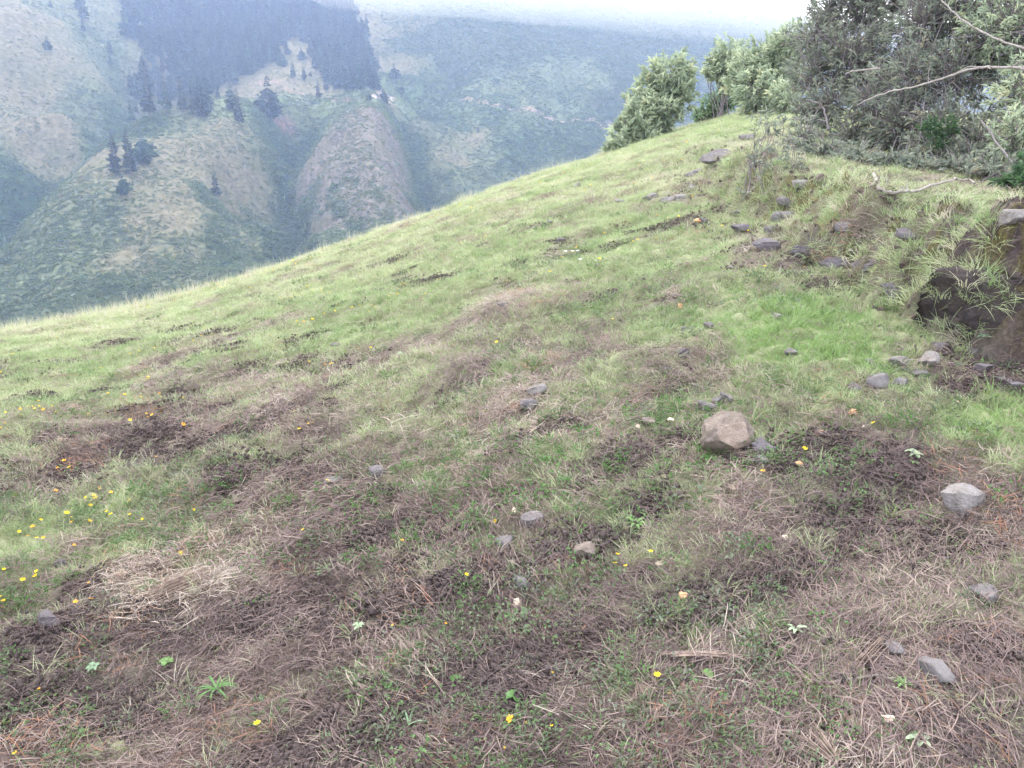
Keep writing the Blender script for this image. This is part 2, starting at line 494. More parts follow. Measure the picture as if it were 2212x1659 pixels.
# ---- the mountain across the valley: survey stations (px, py, distance m)
ST = [(-500,700,240),(-500,350,330),(-500,0,450),(-500,-300,600),(0,0,500),(60,120,440),(0,150,425),(0,330,365),(130,230,405),(100,320,385),(-200,500,290),(-200,200,380),
 (200,100,500),(230,200,470),(120,60,480),(150,300,430),(190,330,432),(120,385,395),(50,450,360),(0,505,330),(-100,600,290),(260,290,450),(300,250,500),(340,235,520),
 (450,213,435),(390,235,410),(330,256,395),(270,292,372),(210,338,345),(150,400,318),(80,490,290),(0,600,262),(0,700,240),
 (400,400,325),(500,300,372),(300,500,285),(450,550,275),(550,450,312),(600,560,292),(200,600,258),(540,250,410),(330,330,355),
 (640,280,450),(618,350,420),(612,450,372),(622,540,340),(690,262,452),(620,240,455),(560,175,520),(520,215,430),
 (300,50,600),(500,50,630),(700,50,660),(400,150,540),(600,120,570),(760,150,560),(680,180,520),(740,215,490),(700,-150,800),(400,-150,740),(100,-150,620),
 (815,222,428),(740,262,415),(672,318,398),(650,420,362),(760,350,366),(780,450,335),(700,500,322),(860,285,405),(886,360,372),(893,440,348),(820,290,395),
 (850,200,480),(880,250,520),(905,330,475),(915,420,430),(910,470,410),(980,230,540),
 (1000,300,505),(1000,400,440),(1100,250,535),(1200,340,480),(1300,200,580),(1300,300,515),(1100,80,640),(1300,80,690),(900,80,640),(900,150,590),(1500,150,640),
 (1400,5,780),(1600,25,780),(1600,250,600),(1900,60,760),(2300,60,760),(2300,400,500),(1600,420,440),(1100,480,380),(1000,-20,740),(1200,-5,760),(1100,60,1000),(1500,140,1000),(2000,160,1000),(2600,160,1000),(800,0,730),(1300,300,1150),(1900,300,1150),
 (0,900,190),(500,800,200),(1000,660,240),(1500,520,330),(2200,560,380),(0,1000,140),(1000,900,150),(2212,800,220),(-500,900,170)]
S3 = np.array([sight(a, b) * c for a, b, c in ST])
def _phi(d2): return d2 * np.log(d2 + 1e-6) * .5
def fit_tps(P, z, lam):
    n = len(P)
    d2 = ((P[:, None] - P[None]) ** 2).sum(-1)
    K = _phi(d2) + lam * np.eye(n)
    A = np.zeros((n + 3, n + 3)); A[:n, :n] = K; A[:n, n] = 1; A[:n, n + 1:] = P; A[n, :n] = 1; A[n + 1:, :n] = P.T
    return np.linalg.solve(A, np.concatenate([z, np.zeros(3)]))
PS = S3[:, :2] / 100
TW = fit_tps(PS, S3[:, 2], .02)
def mt_base(x, y):
    q = np.stack([np.ravel(x), np.ravel(y)], 1) / 100
    z = TW[len(PS)] + q @ TW[len(PS) + 1:]
    for i in range(len(PS)):
        z = z + TW[i] * _phi((q[:, 0] - PS[i, 0]) ** 2 + (q[:, 1] - PS[i, 1]) ** 2)
    return np.clip(z.reshape(np.shape(x)), -150, 260)

GULLIES = [([(655, 268), (635, 310), (622, 360), (614, 430), (620, 500), (628, 545)], 11, 9), ([(862, 222), (880, 262), (898, 320), (905, 380), (906, 440), (912, 470)], 9, 10),
 ([(345, 238), (300, 255), (255, 285), (215, 308), (160, 340), (110, 385), (40, 450), (-30, 520)], 14, 7), ([(1240, 170), (1190, 225), (1150, 300), (1110, 360), (1090, 420)], 9, 5),
 ([(1010, 120), (960, 180), (915, 230), (880, 250)], 10, 6), ([(210, 60), (240, 150), (270, 220)], 10, 4), ([(520, 420), (500, 490), (480, 560)], 8, 4), ([(1400, 160), (1340, 230), (1290, 300)], 9, 5), ([(760, 400), (770, 460), (790, 510)], 7, 4)]
_GL = []
def poly_dist(x, y, P):
    dm = np.full(np.shape(x), 1e9)
    for a, b in zip(P[:-1], P[1:]):
        e = b - a; t = np.clip(((x - a[0]) * e[0] + (y - a[1]) * e[1]) / (e @ e), 0, 1)
        dm = np.minimum(dm, np.hypot(x - a[0] - t * e[0], y - a[1] - t * e[1]))
    return dm
for _path, _w, _dp in GULLIES:
    _P = [march(mt_base, q[0], q[1], 150, 1100, 700) for q in _path]
    _P = [p[:2] for p in _P if p is not None]
    if len(_P) > 1: _GL.append((_P, _w, _dp))

def mt_z(x, y):
    z = mt_base(x, y)
    xw = x + (fbm(x * .05, y * .05, 2, 441) - .5) * 14
    for P, w, dp in _GL:
        dm = poly_dist(xw, y, P)
        z = z - dp * 1.25 * np.exp(-(dm / w) ** 2) + dp * .35 * np.exp(-((dm - w * 2.4) / w) ** 2)
    r1 = np.abs(fbm(x * .012, y * .012, 3, 401) - .5) * 2
    z = z + (r1 - .3) * 7
    z = z + (fbm(x * .045, y * .045, 4, 411) - .5) * 7
    z = z + (fbm(x * .2, y * .2, 3, 421) - .5) * 1.6
    return z

azm = np.concatenate([np.linspace(D2R(-80), D2R(-46), 30)[:-1], np.linspace(D2R(-46), D2R(46), 560), np.linspace(D2R(46), D2R(80), 30)[1:]])
rm = np.exp(np.linspace(math.log(90), math.log(1150), 460))
XM, YM, FM = polar(azm, rm)
ZM = mt_z(XM, YM)
# a grid copy of the heights for quick look-ups
_lr = np.log(rm)
ZG = ZM.reshape(len(rm), len(azm))
def mt_zq(x, y):
    a = np.arctan2(x, y); r = np.log(np.hypot(x, y))
    ia = np.clip(np.searchsorted(azm, a) - 1, 0, len(azm) - 2); fa = np.clip((a - azm[ia]) / (azm[ia + 1] - azm[ia]), 0, 1)
    fr_ = np.clip((r - _lr[0]) / (_lr[1] - _lr[0]), 0, len(rm) - 1.001); ir = fr_.astype(int); fr = fr_ - ir
    return (ZG[ir, ia] * (1 - fa) + ZG[ir, ia + 1] * fa) * (1 - fr) + (ZG[ir + 1, ia] * (1 - fa) + ZG[ir + 1, ia + 1] * fa) * fr

def mpt(px, py, t0=150, t1=1100):
    return march(mt_zq, px, py, t0, t1, 3000)

# ground cover and painted cloud shade zones of the mountain: (px, py, colour key)
TAN, GRN, RCK, MEA, BLU, DRY = (.175, .155, .11), (.08, .13, .065), (.165, .14, .13), (.145, .18, .095), (.13, .155, .10), (.18, .155, .11)
CLOUD_SHADE = (.07, .082, .06)  # shadow of the cloud bank on the right mountainside, put into the ground colour
PGR = (.13, .152, .10)
MZ = [(30,100,TAN),(80,200,TAN),(30,300,TAN),(120,280,DRY),(60,360,TAN),(160,60,PGR),(230,150,BLU),(200,250,BLU),(60,20,TAN),(190,330,GRN),(100,380,GRN),(30,440,GRN),(0,520,GRN),(240,300,GRN),
 (320,250,TAN),(420,225,DRY),(260,310,TAN),(300,400,TAN),(450,330,TAN),(400,450,TAN),(540,320,TAN),(550,400,TAN),(520,480,TAN),(200,450,PGR),(120,520,PGR),(200,580,PGR),(330,560,TAN),(320,480,TAN),(100,640,PGR),(450,560,PGR),(400,600,PGR),(300,620,PGR),(560,500,PGR),(430,500,TAN),(20,600,PGR),
 (500,245,MEA),(580,235,MEA),(600,180,TAN),(650,120,TAN),(560,200,DRY),(690,250,MEA),(660,265,MEA),(620,290,GRN),(620,360,GRN),(605,440,GRN),(625,520,GRN),(640,220,BLU),(700,215,GRN),(760,225,MEA),(850,212,MEA),(800,140,DRY),(810,190,DRY),(790,80,TAN),
 (780,260,RCK),(720,300,RCK),(680,330,RCK),(760,360,RCK),(830,330,RCK),(800,430,RCK),(720,440,RCK),(700,500,RCK),(860,400,RCK),(740,520,PGR),
 (890,250,GRN),(900,330,GRN),(905,420,GRN),(880,180,GRN),(940,200,GRN),(950,260,GRN),(1000,160,CLOUD_SHADE),(900,100,CLOUD_SHADE),(1100,100,CLOUD_SHADE),(1050,200,BLU),(1000,270,DRY),(960,330,TAN),(1000,400,BLU),(1050,340,BLU),(1150,240,BLU),(1150,330,GRN),(1250,290,GRN),(1250,180,BLU),(1350,200,CLOUD_SHADE),(1300,120,CLOUD_SHADE),(1300,330,CLOUD_SHADE),(1450,150,CLOUD_SHADE),(1550,120,CLOUD_SHADE),(1500,250,CLOUD_SHADE),(1200,60,CLOUD_SHADE),(1450,60,CLOUD_SHADE),(1000,60,CLOUD_SHADE),(1600,160,CLOUD_SHADE),(1080,230,GRN)]
MZW = []
for px, py, c in MZ:
    p = mpt(px, py)
    if p is not None: MZW.append((p[0], p[1], c))
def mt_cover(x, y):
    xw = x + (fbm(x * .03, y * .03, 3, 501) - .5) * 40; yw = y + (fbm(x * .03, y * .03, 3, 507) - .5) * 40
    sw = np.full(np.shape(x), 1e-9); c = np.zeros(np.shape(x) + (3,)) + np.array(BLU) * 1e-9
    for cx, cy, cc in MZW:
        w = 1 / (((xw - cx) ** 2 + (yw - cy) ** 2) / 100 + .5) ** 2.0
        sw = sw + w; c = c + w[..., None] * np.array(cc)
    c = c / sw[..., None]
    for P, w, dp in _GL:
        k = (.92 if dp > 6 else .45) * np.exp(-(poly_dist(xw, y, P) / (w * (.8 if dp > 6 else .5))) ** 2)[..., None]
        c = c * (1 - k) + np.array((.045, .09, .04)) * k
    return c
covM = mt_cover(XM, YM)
# footpath scars along the contour
def scar(p0, pts, w):
    global covM
for path, w, col in (([(1000, 212), (1050, 222), (1110, 236), (1170, 246), (1230, 262), (1290, 268), (1340, 275)], 2.6, (.33, .24, .22)),
                     ([(560, 178), (600, 180), (630, 195), (680, 210), (730, 215), (760, 215)], 1.8, (.24, .17, .16)),
                     ([(596, 262), (622, 268)], 4.0, (.2, .14, .14)), ([(842, 212), (826, 208), (812, 212)], 3, (.4, .33, .33)),
                     ([(1290, 268), (1330, 275)], 4.5, (.45, .33, .33))):
    P = [mpt(*q) for q in path]; P = [p for p in P if p is not None]
    dmin = np.full(len(XM), 1e9)
    for a, b in zip(P[:-1], P[1:]):
        e = b[:2] - a[:2]; L2 = e @ e
        t = np.clip(((XM - a[0]) * e[0] + (YM - a[1]) * e[1]) / L2, 0, 1)
        dmin = np.minimum(dmin, np.hypot(XM - a[0] - t * e[0], YM - a[1] - t * e[1]))
    k = (1 - sstep(w * .5, w * 1.6, dmin + (fbm(XM * .2, YM * .2, 2, 66) - .5) * 4))[:, None]
    covM = covM * (1 - k) + np.array(col) * k
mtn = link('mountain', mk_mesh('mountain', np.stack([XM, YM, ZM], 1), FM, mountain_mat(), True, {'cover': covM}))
tag(mtn, kind='structure')
print('land', round(time.time() - T0, 1))

# ------------------------------------------------------------------ air: haze and the cloud lying on the mountain
def vol_mat(name, color, density, aniso):
    m, n, l = new_mat(name)
    out = n.new('ShaderNodeOutputMaterial'); v = n.new('ShaderNodeVolumePrincipled')
    v.inputs['Color'].default_value = rgb(color); v.inputs['Density'].default_value = density
    v.inputs['Absorption Color'].default_value = (1, 1, 1, 1)
    v.inputs['Anisotropy'].default_value = aniso
    l.new(v.outputs['Volume'], out.inputs['Volume'])
    return m
hx, hy0, hy1, hz0, hz1 = 1200., -110., 1180., -155., 270.
hv = [(sx * hx, y, z) for z in (hz0, hz1) for y in (hy0, hy1) for sx in (-1, 1)]
hf = [(0, 2, 3, 1), (4, 5, 7, 6), (0, 1, 5, 4), (2, 6, 7, 3), (0, 4, 6, 2), (1, 3, 7, 5)]
haze = link('haze', mk_mesh('haze', hv, hf, vol_mat('haze_air', (.48, .62, 1.0), .00055, .45)))
tag(haze, kind='stuff')

def cloud_bank():
    nx, ny = 90, 60
    xs = np.linspace(-1000, 1100, nx); ys = np.linspace(380, 1120, ny)
    GX, GY = np.meshgrid(xs, ys)
    base = 80 - GX * .055 + np.maximum(-150 - GX, 0) * .35 + (fbm(GX * .008, GY * .008, 4, 700) - .5) * 30
    base = np.minimum(base, 215)
    edge = np.minimum(np.minimum(GX + 1000, 1100 - GX), np.minimum(GY - 380, 1120 - GY)) / 120
    e = sstep(0, 1, edge)
    base = base * e + 215 * (1 - e)
    topz = 160 + np.minimum(base, 235) * 0 + 60 * (1 - e) + 85 * (base > 140)
    V = np.concatenate([np.stack([GX.ravel(), GY.ravel(), base.ravel()], 1), np.stack([GX.ravel(), GY.ravel(), topz.ravel()], 1)])
    i = np.arange(ny - 1)[:, None] * nx; j = np.arange(nx - 1)[None, :]
    F = np.stack([i + j, i + nx + j, i + nx + j + 1, i + j + 1], -1).reshape(-1, 4)
    N = nx * ny; F2 = F[:, ::-1] + N
    b = np.concatenate([np.arange(nx), np.arange(1, ny) * nx + nx - 1, (ny - 1) * nx + np.arange(nx - 2, -1, -1), np.arange(ny - 2, 0, -1) * nx])
    b2 = np.roll(b, -1)
    F3 = np.stack([b, b2, b2 + N, b + N], -1)
    return mk_mesh('cloud_bank', V, np.concatenate([F, F2, F3]), vol_mat('cloud_vapour', (1, 1, 1), .0019, .5))
cb = link('cloud_bank', cloud_bank())
tag(cb, kind='stuff')
# ------------------------------------------------------------------ scattering (geometry nodes, for what nobody could count)
def tilt_rot(x, y, f, ang, amount=1.0, e=.06):
    zx = (f(x + e, y) - f(x - e, y)) / (2 * e) * amount; zy = (f(x, y + e) - f(x, y - e)) / (2 * e) * amount
    N = norm(np.stack([-zx, -zy, np.ones_like(zx)], 1))
    A = np.stack([np.cos(ang), np.sin(ang), np.zeros_like(ang)], 1)
    Xa = norm(A - N * (A * N).sum(1, keepdims=True)); Ya = np.cross(N, Xa)
    return np.stack([np.arctan2(Ya[:, 2], N[:, 2]), -np.arcsin(np.clip(Xa[:, 2], -1, 1)), np.arctan2(Xa[:, 1], Xa[:, 0])], 1)

def scatter(name, pts, rot, scl, var, tint, variants):
    """one object of countless small pieces: points that carry instances of the variants"""
    me = bpy.data.meshes.new(name)
    n = len(pts)
    me.vertices.add(n); me.vertices.foreach_set('co', np.asarray(pts, np.float32).ravel())
    def fa(nm, a, t='FLOAT'):
        at = me.attributes.new(nm, t, 'POINT')
        at.data.foreach_set('vector' if t == 'FLOAT_VECTOR' else 'value', np.asarray(a, np.float32 if t != 'INT' else np.int32).ravel())
    fa('rotv', rot, 'FLOAT_VECTOR'); fa('sclv', scl if np.ndim(scl) == 2 else np.repeat(np.asarray(scl)[:, None], 3, 1), 'FLOAT_VECTOR')
    fa('varv', var, 'INT'); fa('tint', tint)
    o = link(name, me)
    coll = bpy.data.collections.new(name + '_kinds')
    for i, vm in enumerate(variants):
        vo = bpy.data.objects.new('%s_kind_%02d' % (name, i), vm); coll.objects.link(vo)
    ng = bpy.data.node_groups.new(name + '_scatter', 'GeometryNodeTree')
    ng.interface.new_socket('Geometry', in_out='INPUT', socket_type='NodeSocketGeometry')
    ng.interface.new_socket('Geometry', in_out='OUTPUT', socket_type='NodeSocketGeometry')
    N, L = ng.nodes, ng.links
    gi = N.new('NodeGroupInput'); go = N.new('NodeGroupOutput')
    iop = N.new('GeometryNodeInstanceOnPoints'); ci = N.new('GeometryNodeCollectionInfo')
    ci.inputs['Collection'].default_value = coll; ci.inputs['Separate Children'].default_value = True; ci.inputs['Reset Children'].default_value = True
    def na(nm, t):
        q = N.new('GeometryNodeInputNamedAttribute'); q.data_type = t; q.inputs['Name'].default_value = nm
        return q.outputs['Attribute']
    e2r = N.new('FunctionNodeEulerToRotation')
    L.new(na('rotv', 'FLOAT_VECTOR'), e2r.inputs[0])
    L.new(gi.outputs[0], iop.inputs['Points']); L.new(ci.outputs[0], iop.inputs['Instance'])
    iop.inputs['Pick Instance'].default_value = True
    L.new(na('varv', 'INT'), iop.inputs['Instance Index']); L.new(e2r.outputs[0], iop.inputs['Rotation'])
    L.new(na('sclv', 'FLOAT_VECTOR'), iop.inputs['Scale'])
    L.new(iop.outputs[0], go.inputs[0])
    md = o.modifiers.new('scatter', 'NODES'); md.node_group = ng
    o['kind'] = 'stuff'
    return o

M_GRASS = leaf_mat('grass_blades', [(0, (.56, .50, .39)), (.22, (.45, .50, .28)), (.5, (.28, .35, .17)), (.75, (.20, .31, .11)), (1, (.26, .37, .14))], trans=.4)
M_STRAW = leaf_mat('dead_straw', [(0, (.068, .048, .048)), (.3, (.165, .114, .107)), (.6, (.29, .218, .188)), (.85, (.43, .37, .31)), (1, (.28, .14, .085))], trans=.15, rough=.7)
M_FORB = leaf_mat('low_herbs', [(0, (.22, .24, .18)), (.4, (.15, .22, .10)), (1, (.11, .25, .06))], trans=.35)
M_CRUMB = plain_mat('soil_crumbs', (.038, .029, .028), (.10, .076, .071), 30, .95, .6, .004)

def blade_mesh(name, mat, n, rad, hgt, wid, lean, seed, seg=3, flat=0.0, arch=.5):
    """a clump of tapering curved blades"""
    g = np.random.default_rng(seed)
    Vs, Fs = [], []
    a = g.uniform(0, 2 * math.pi, n); r = rad * np.sqrt(g.uniform(0, 1, n))
    b = np.stack([np.cos(a) * r, np.sin(a) * r, np.zeros(n) - .01], 1)
    da = g.uniform(0, 2 * math.pi, n) if flat else a + g.normal(0, .8, n)
    h = hgt * g.uniform(.45, 1.15, n); ln = lean * g.uniform(.3, 1.3, n) * h
    w = wid * g.uniform(.7, 1.3, n)
    dirn = np.stack([np.cos(da), np.sin(da), np.zeros(n)], 1)
    tw = da + math.pi / 2 + g.normal(0, .5, n)
    side = np.stack([np.cos(tw), np.sin(tw), np.zeros(n)], 1)
    rows = []
    for k in range(seg + 1):
        t = k / seg
        p = b + dirn * (ln * t ** 1.6)[:, None] + np.array([0, 0, 1]) * (h * (t - arch * t * t * .55))[:, None]
        ww = w * (1 - t) ** .7 * .5 + 1e-5
        rows.append(p + side * ww[:, None]); rows.append(p - side * ww[:, None])
    V = np.stack(rows, 1)
    base = np.arange(n)[:, None] * (2 * (seg + 1))
    for k in range(seg):
        Fs.append(base + np.array([2 * k, 2 * k + 1, 2 * k + 3, 2 * k + 2]))
    return mk_mesh(name, V.reshape(-1, 3), np.concatenate(Fs), mat)

def straw_mesh(name, mat, n, rad, L, wid, seed, hmax=.02, main=.6, spread=.7, seg=4):
    """fallen stalks lying over one another"""
    g = np.random.default_rng(seed)
    a = g.uniform(0, 2 * math.pi, n); r = rad * np.sqrt(g.uniform(0, 1, n))
    c = np.stack([np.cos(a) * r, np.sin(a) * r, g.uniform(-.004, hmax, n)], 1)
    th = np.where(g.uniform(0, 1, n) < main, g.normal(0, spread, n), g.uniform(0, math.pi, n))
    ll = L * g.uniform(.3, 1.25, n); cur = g.normal(0, .35, n); w = wid * g.uniform(.6, 1.5, n)
    rise = g.normal(0, .16, n) * ll; hump = np.abs(g.normal(0, .05, n)) * ll
    rows = []
    for k in range(seg + 1):
        t = k / seg - .5
        ang = th + cur * t
        d = np.stack([np.cos(th + cur * t * .5), np.sin(th + cur * t * .5), np.zeros(n)], 1)
        p = c + d * (ll * t)[:, None]
        p[:, 2] += rise * t + hump * (1 - 4 * t * t)
        s = np.stack([-np.sin(ang), np.cos(ang), np.zeros(n)], 1) * (w * .5 * (1 - abs(t)))[:, None]
        rows.append(p + s); rows.append(p - s + np.array([0, 0, 1]) * (w * .3)[:, None])
    V = np.stack(rows, 1)
    base = np.arange(n)[:, None] * (2 * (seg + 1))
    F = np.concatenate([base + np.array([2 * k, 2 * k + 1, 2 * k + 3, 2 * k + 2]) for k in range(seg)])
    return mk_mesh(name, V.reshape(-1, 3), F, mat)

def forb_mesh(name, mat, n, rad, L, W, seed, up=.5):
    g = np.random.default_rng(seed)
    a = g.uniform(0, 2 * math.pi, n); r = rad * np.sqrt(g.uniform(0, 1, n))
    P = np.stack([np.cos(a) * r, np.sin(a) * r, g.uniform(.0, .03, n)], 1)
    D = norm(np.stack([np.cos(a), np.sin(a), np.full(n, up)], 1) + g.normal(0, .55, (n, 3)))
    V, F = leaves(P, D, L * g.uniform(.6, 1.3, n), W * g.uniform(.7, 1.3, n), g)
    return mk_mesh(name, V, F, mat)

def crumb_mesh(name, mat, n, rad, size, seed):
    g = np.random.default_rng(seed)
    Vs, Fs = [], []
    oc = np.array([[1, 0, 0], [-1, 0, 0], [0, 1, 0], [0, -1, 0], [0, 0, 1], [0, 0, -1.]])
    of = np.array([[0, 2, 4], [2, 1, 4], [1, 3, 4], [3, 0, 4], [2, 0, 5], [1, 2, 5], [3, 1, 5], [0, 3, 5]])
    for i in range(n):
        a = g.uniform(0, 6.28); r = rad * math.sqrt(g.uniform())
        s = size * g.uniform(.3, 1.5)
        Vs.append(oc * s * g.uniform(.5, 1.3, (6, 3)) @ np.linalg.qr(g.normal(size=(3, 3)))[0] + [math.cos(a) * r, math.sin(a) * r, s * .3]); Fs.append(of + 6 * i)
    return mk_mesh(name, np.concatenate(Vs), np.concatenate(Fs), mat)

def field(n, r0, r1, pw, seed, half=39):
    """random places in the wedge of the slope in view, denser near by"""
    g = np.random.default_rng(seed)
    u = g.uniform(0, 1, n)
    r = (r0 ** pw + u * (r1 ** pw - r0 ** pw)) ** (1 / pw)
    a = g.uniform(D2R(-half), D2R(half), n)
    return np.sin(a) * r, np.cos(a) * r, r, g

def vis_r(x, y):
    az = np.arctan2(x, y)
    return smooth_interp(az, _azs, _rcs)

# --- straw lying on the slope
sv = [straw_mesh('straw_lying', M_STRAW, 62, .12, .062, .0014, 100 + i, .012, .65, .5) for i in range(5)] + \
     [straw_mesh('straw_tangled', M_STRAW, 50, .10, .048, .0013, 120 + i, .018, .1, .8) for i in range(4)] + \
     [blade_mesh('straw_standing', M_STRAW, 12, .07, .06, .0018, .7, 130 + i, 3, 1) for i in range(3)]
x, y, r, g = field(60000, 1.15, 24, .95, 201)
gg, ss, g0_, s0_ = cover(x, y)
keep = g.uniform(0, 1, len(x)) < np.clip(1.1 - gg * 1.15, .07, 1) * np.clip(1.05 - ss * .6, 0, 1) * (1 - .25 * (bank_dist(x, y)[0] > .05) * (r < 7))
x, y, r, gg, ss = x[keep], y[keep], r[keep], gg[keep], ss[keep]
n = len(x)
ang = (fbm(x * .9, y * .9, 3, 5) - .5) * 5 + .55 + g.normal(0, .35, n)
far = (r / 2.2) ** np.where(r < 4, .3, .16)
tn = np.clip(g.normal(.36, .2, n) + .13 * sstep(3, 6, r) + (fbm(x * 3, y * 3, 3, 8) - .5) * .7 - ss * .3 + .12 * sstep(4, 9, r), 0.02, .88)
tn = np.where(g.uniform(0, 1, n) < .022, 1.0, tn)
hot = gpt(380, 1262); tn = np.where(np.hypot(x - hot[0], y - hot[1]) < .22, np.clip(g.normal(.85, .08, n), 0, .95), tn)
vr = np.where(g.uniform(0, 1, n) < .6 - .35 * sstep(3, 7, r), g.integers(0, 5, n), np.where(g.uniform(0, 1, n) < .6 - .3 * sstep(3, 7, r), g.integers(5, 9, n), g.integers(9, 12, n)))
scatter('straw', np.stack([x, y, ground_z(x, y) + .002], 1), tilt_rot(x, y, ground_z, ang), g.uniform(.65, 1.3, n) * far, vr, tn, sv)

# --- green grass: short turf tufts everywhere, thicker where the slope is green
gv = [blade_mesh('turf', M_GRASS, 26, .05, .045, .0023, .75, 300 + i) for i in range(4)] + \
     [blade_mesh('tuft', M_GRASS, 20, .022, .07, .0024, .8, 310 + i) for i in range(4)] + \
     [blade_mesh('lawn', M_GRASS, 40, .09, .04, .0026, .8, 320 + i, 2, 1) for i in range(3)]
x, y, r, g = field(200000, 1.15, 27, 1.15, 202)
gg, ss, g0_, s0_ = cover(x, y)
keep = g.uniform(0, 1, len(x)) < (sstep(.15 + .12 * (r < 4), .8, gg) * .95 + .05 + .11 * (r < 6)) * np.clip(1.1 - ss, 0, 1)
keep &= r < vis_r(x, y) + 3.5
x, y, r, gg, g0_ = x[keep], y[keep], r[keep], gg[keep], g0_[keep]
n = len(x)
far = (r / 2.5) ** .33
tn = np.clip(.42 + (g0_ - .5) * .42 - .22 * sstep(4, 10, r) * (g0_ < .86) + g.normal(0, .13, n) + (fbm(x * 1.6, y * 1.6, 3, 9) - .5) * .45 + sstep(.84, .97, g0_) * .32, 0, 1)
vr = np.where(gg > .6, g.integers(0, 11, n), g.integers(0, 8, n))
sz = g.uniform(.45, 1.1, n) * far * (1 + .2 * sstep(.86, .97, g0_))
scatter('grass', np.stack([x, y, ground_z(x, y) - .002], 1), tilt_rot(x, y, ground_z, g.uniform(0, 6.28, n), .5), sz, vr, tn, gv)

# --- low broad-leaved herbs
fv = [forb_mesh('herb', M_FORB, 22, .045, .013, .0075, 400 + i) for i in range(4)] + [forb_mesh('herb_feathery', M_FORB, 40, .04, .018, .0032, 410 + i, .9) for i in range(3)]
x, y, r, g = field(22000, 1.15, 12, .9, 203)
gg, ss, g0_, s0_ = cover(x, y)
pz = fbm(x * 1.3, y * 1.3, 3, 44)
ctr = gpt(1230, 1000)
near_c = np.exp(-(((x - ctr[0]) / 1.0) ** 2 + ((y - ctr[1]) / .5) ** 2))
keep = g.uniform(0, 1, len(x)) < np.clip(sstep(.52, .68, pz) * .45 * (1 - .85 * sstep(3, 5.5, r)) + near_c * .55 + .03, 0, 1) * np.clip(1 - ss * .75, .1, 1)
x, y, r, near_c, g0_ = x[keep], y[keep], r[keep], near_c[keep], g0_[keep]
n = len(x)
scatter('low_herbs', np.stack([x, y, ground_z(x, y)], 1), tilt_rot(x, y, ground_z, g.uniform(0, 6.28, n), .7), g.uniform(.5, 1.3, n) * (r / 2.5) ** .2,
        g.integers(0, 7, n), np.clip(g.normal(.35, .2, n) + near_c * .35, 0, 1), fv)

# --- crumbs of bare soil
cv = [crumb_mesh('soil_crumb', M_CRUMB, 26, .09, .008, 500 + i) for i in range(4)]
x, y, r, g = field(60000, 1.1, 8, .9, 204)
gg, ss, g0_, s0_ = cover(x, y)
keep = g.uniform(0, 1, len(x)) < sstep(.25, .8, ss) * np.where(bank_dist(x, y)[0] > 0, 0, 1)
x, y, r = x[keep], y[keep], r[keep]; n = len(x)
scatter('soil_crumbs', np.stack([x, y, ground_z(x, y)], 1), tilt_rot(x, y, ground_z, g.uniform(0, 6.28, n)), g.uniform(.4, 1.1, n), g.integers(0, 4, n), g.uniform(0, 1, n), cv)

# --- tall dry stalks along the ridge
tv = [blade_mesh('ridge_stalk', M_GRASS, 9, .10, .22, .0055, .35, 330 + i, 3, 1, .2) for i in range(4)]
g = np.random.default_rng(205)
n = 2600
a = g.uniform(D2R(-38), D2R(20), n); rr = smooth_interp(a, _azs, _rcs) + g.normal(-.4, 1.0, n)
x, y = np.sin(a) * rr, np.cos(a) * rr
k = fbm(x * .8, y * .8, 3, 95) + g.normal(0, .06, n) > .47
x, y = x[k], y[k]; n = len(x)
scatter('ridge_grass', np.stack([x, y, ground_z(x, y)], 1), np.stack([g.normal(0, .1, n), g.normal(0, .1, n), g.uniform(0, 6.28, n)], 1), g.uniform(.4, 1.15, n), g.integers(0, 4, n), np.clip(g.normal(.08, .1, n), 0, .5), tv)

# --- long grass hanging over the earth bank
bv = [blade_mesh('bank_tuft', M_GRASS, 34, .07, .16, .0045, .9, 340 + i, 4, 0, .8) for i in range(4)]
x, y, r, g = field(60000, 2.5, 15, 1.2, 206, 42)
dd, hh = bank_dist(x, y)
k = (dd > .0) & (dd < 2.2) & (g.uniform(0, 1, len(x)) < np.where(dd < .5, .5, .22)) & (fbm(x * 1.8, y * 1.8, 3, 97) > .40 + .08 * (dd < .42))
x, y, r, dd = x[k], y[k], r[k], dd[k]; n = len(x)
scatter('bank_grass', np.stack([x, y, ground_z(x, y)], 1), tilt_rot(x, y, ground_z, g.uniform(0, 6.28, n), .45), g.uniform(.3, .85, n), g.integers(0, 4, n), np.clip(g.normal(.42, .2, n), 0, 1), bv)
# --- lumps of earth along the broken bank and in the hollows
import bmesh
def clod_mesh(seed):
    bm = bmesh.new(); bmesh.ops.create_icosphere(bm, subdivisions=2, radius=1)
    V = np.array([v.co[:] for v in bm.verts]); F = np.array([[v.index for v in f.verts] for f in bm.faces]); bm.free()
    g = np.random.default_rng(seed)
    for q in range(7):
        nn = norm(g.normal(size=3)); V = V - np.maximum(V @ nn - g.uniform(.45, .8), 0)[:, None] * nn
    V = V * (1 + (vnoise(V[:, 0] * 3 + seed, V[:, 1] * 3 + V[:, 2] * 2, seed) - .5) * .6)[:, None] * np.array([1, .8, .65])
    return mk_mesh('earth_clod', V, F, M_CRUMB)
kv = [clod_mesh(520 + i) for i in range(6)]
x, y, r, g = field(60000, 1.3, 14, 1.1, 209, 42)
dd, hh = bank_dist(x, y); gg, ss, _a, _b = cover(x, y)
k = (((dd > -.25) & (dd < .55) & (hh > .1) & (g.uniform(0, 1, len(x)) < .5)) | ((ss > .5) & (r < 6) & (g.uniform(0, 1, len(x)) < .10))) & (_a < .8)
x, y, r, dd = x[k], y[k], r[k], dd[k]; n = len(x)
s = np.minimum(np.exp(g.normal(0, .5, n)) * np.where(dd > -.3, .014, .008), .032)
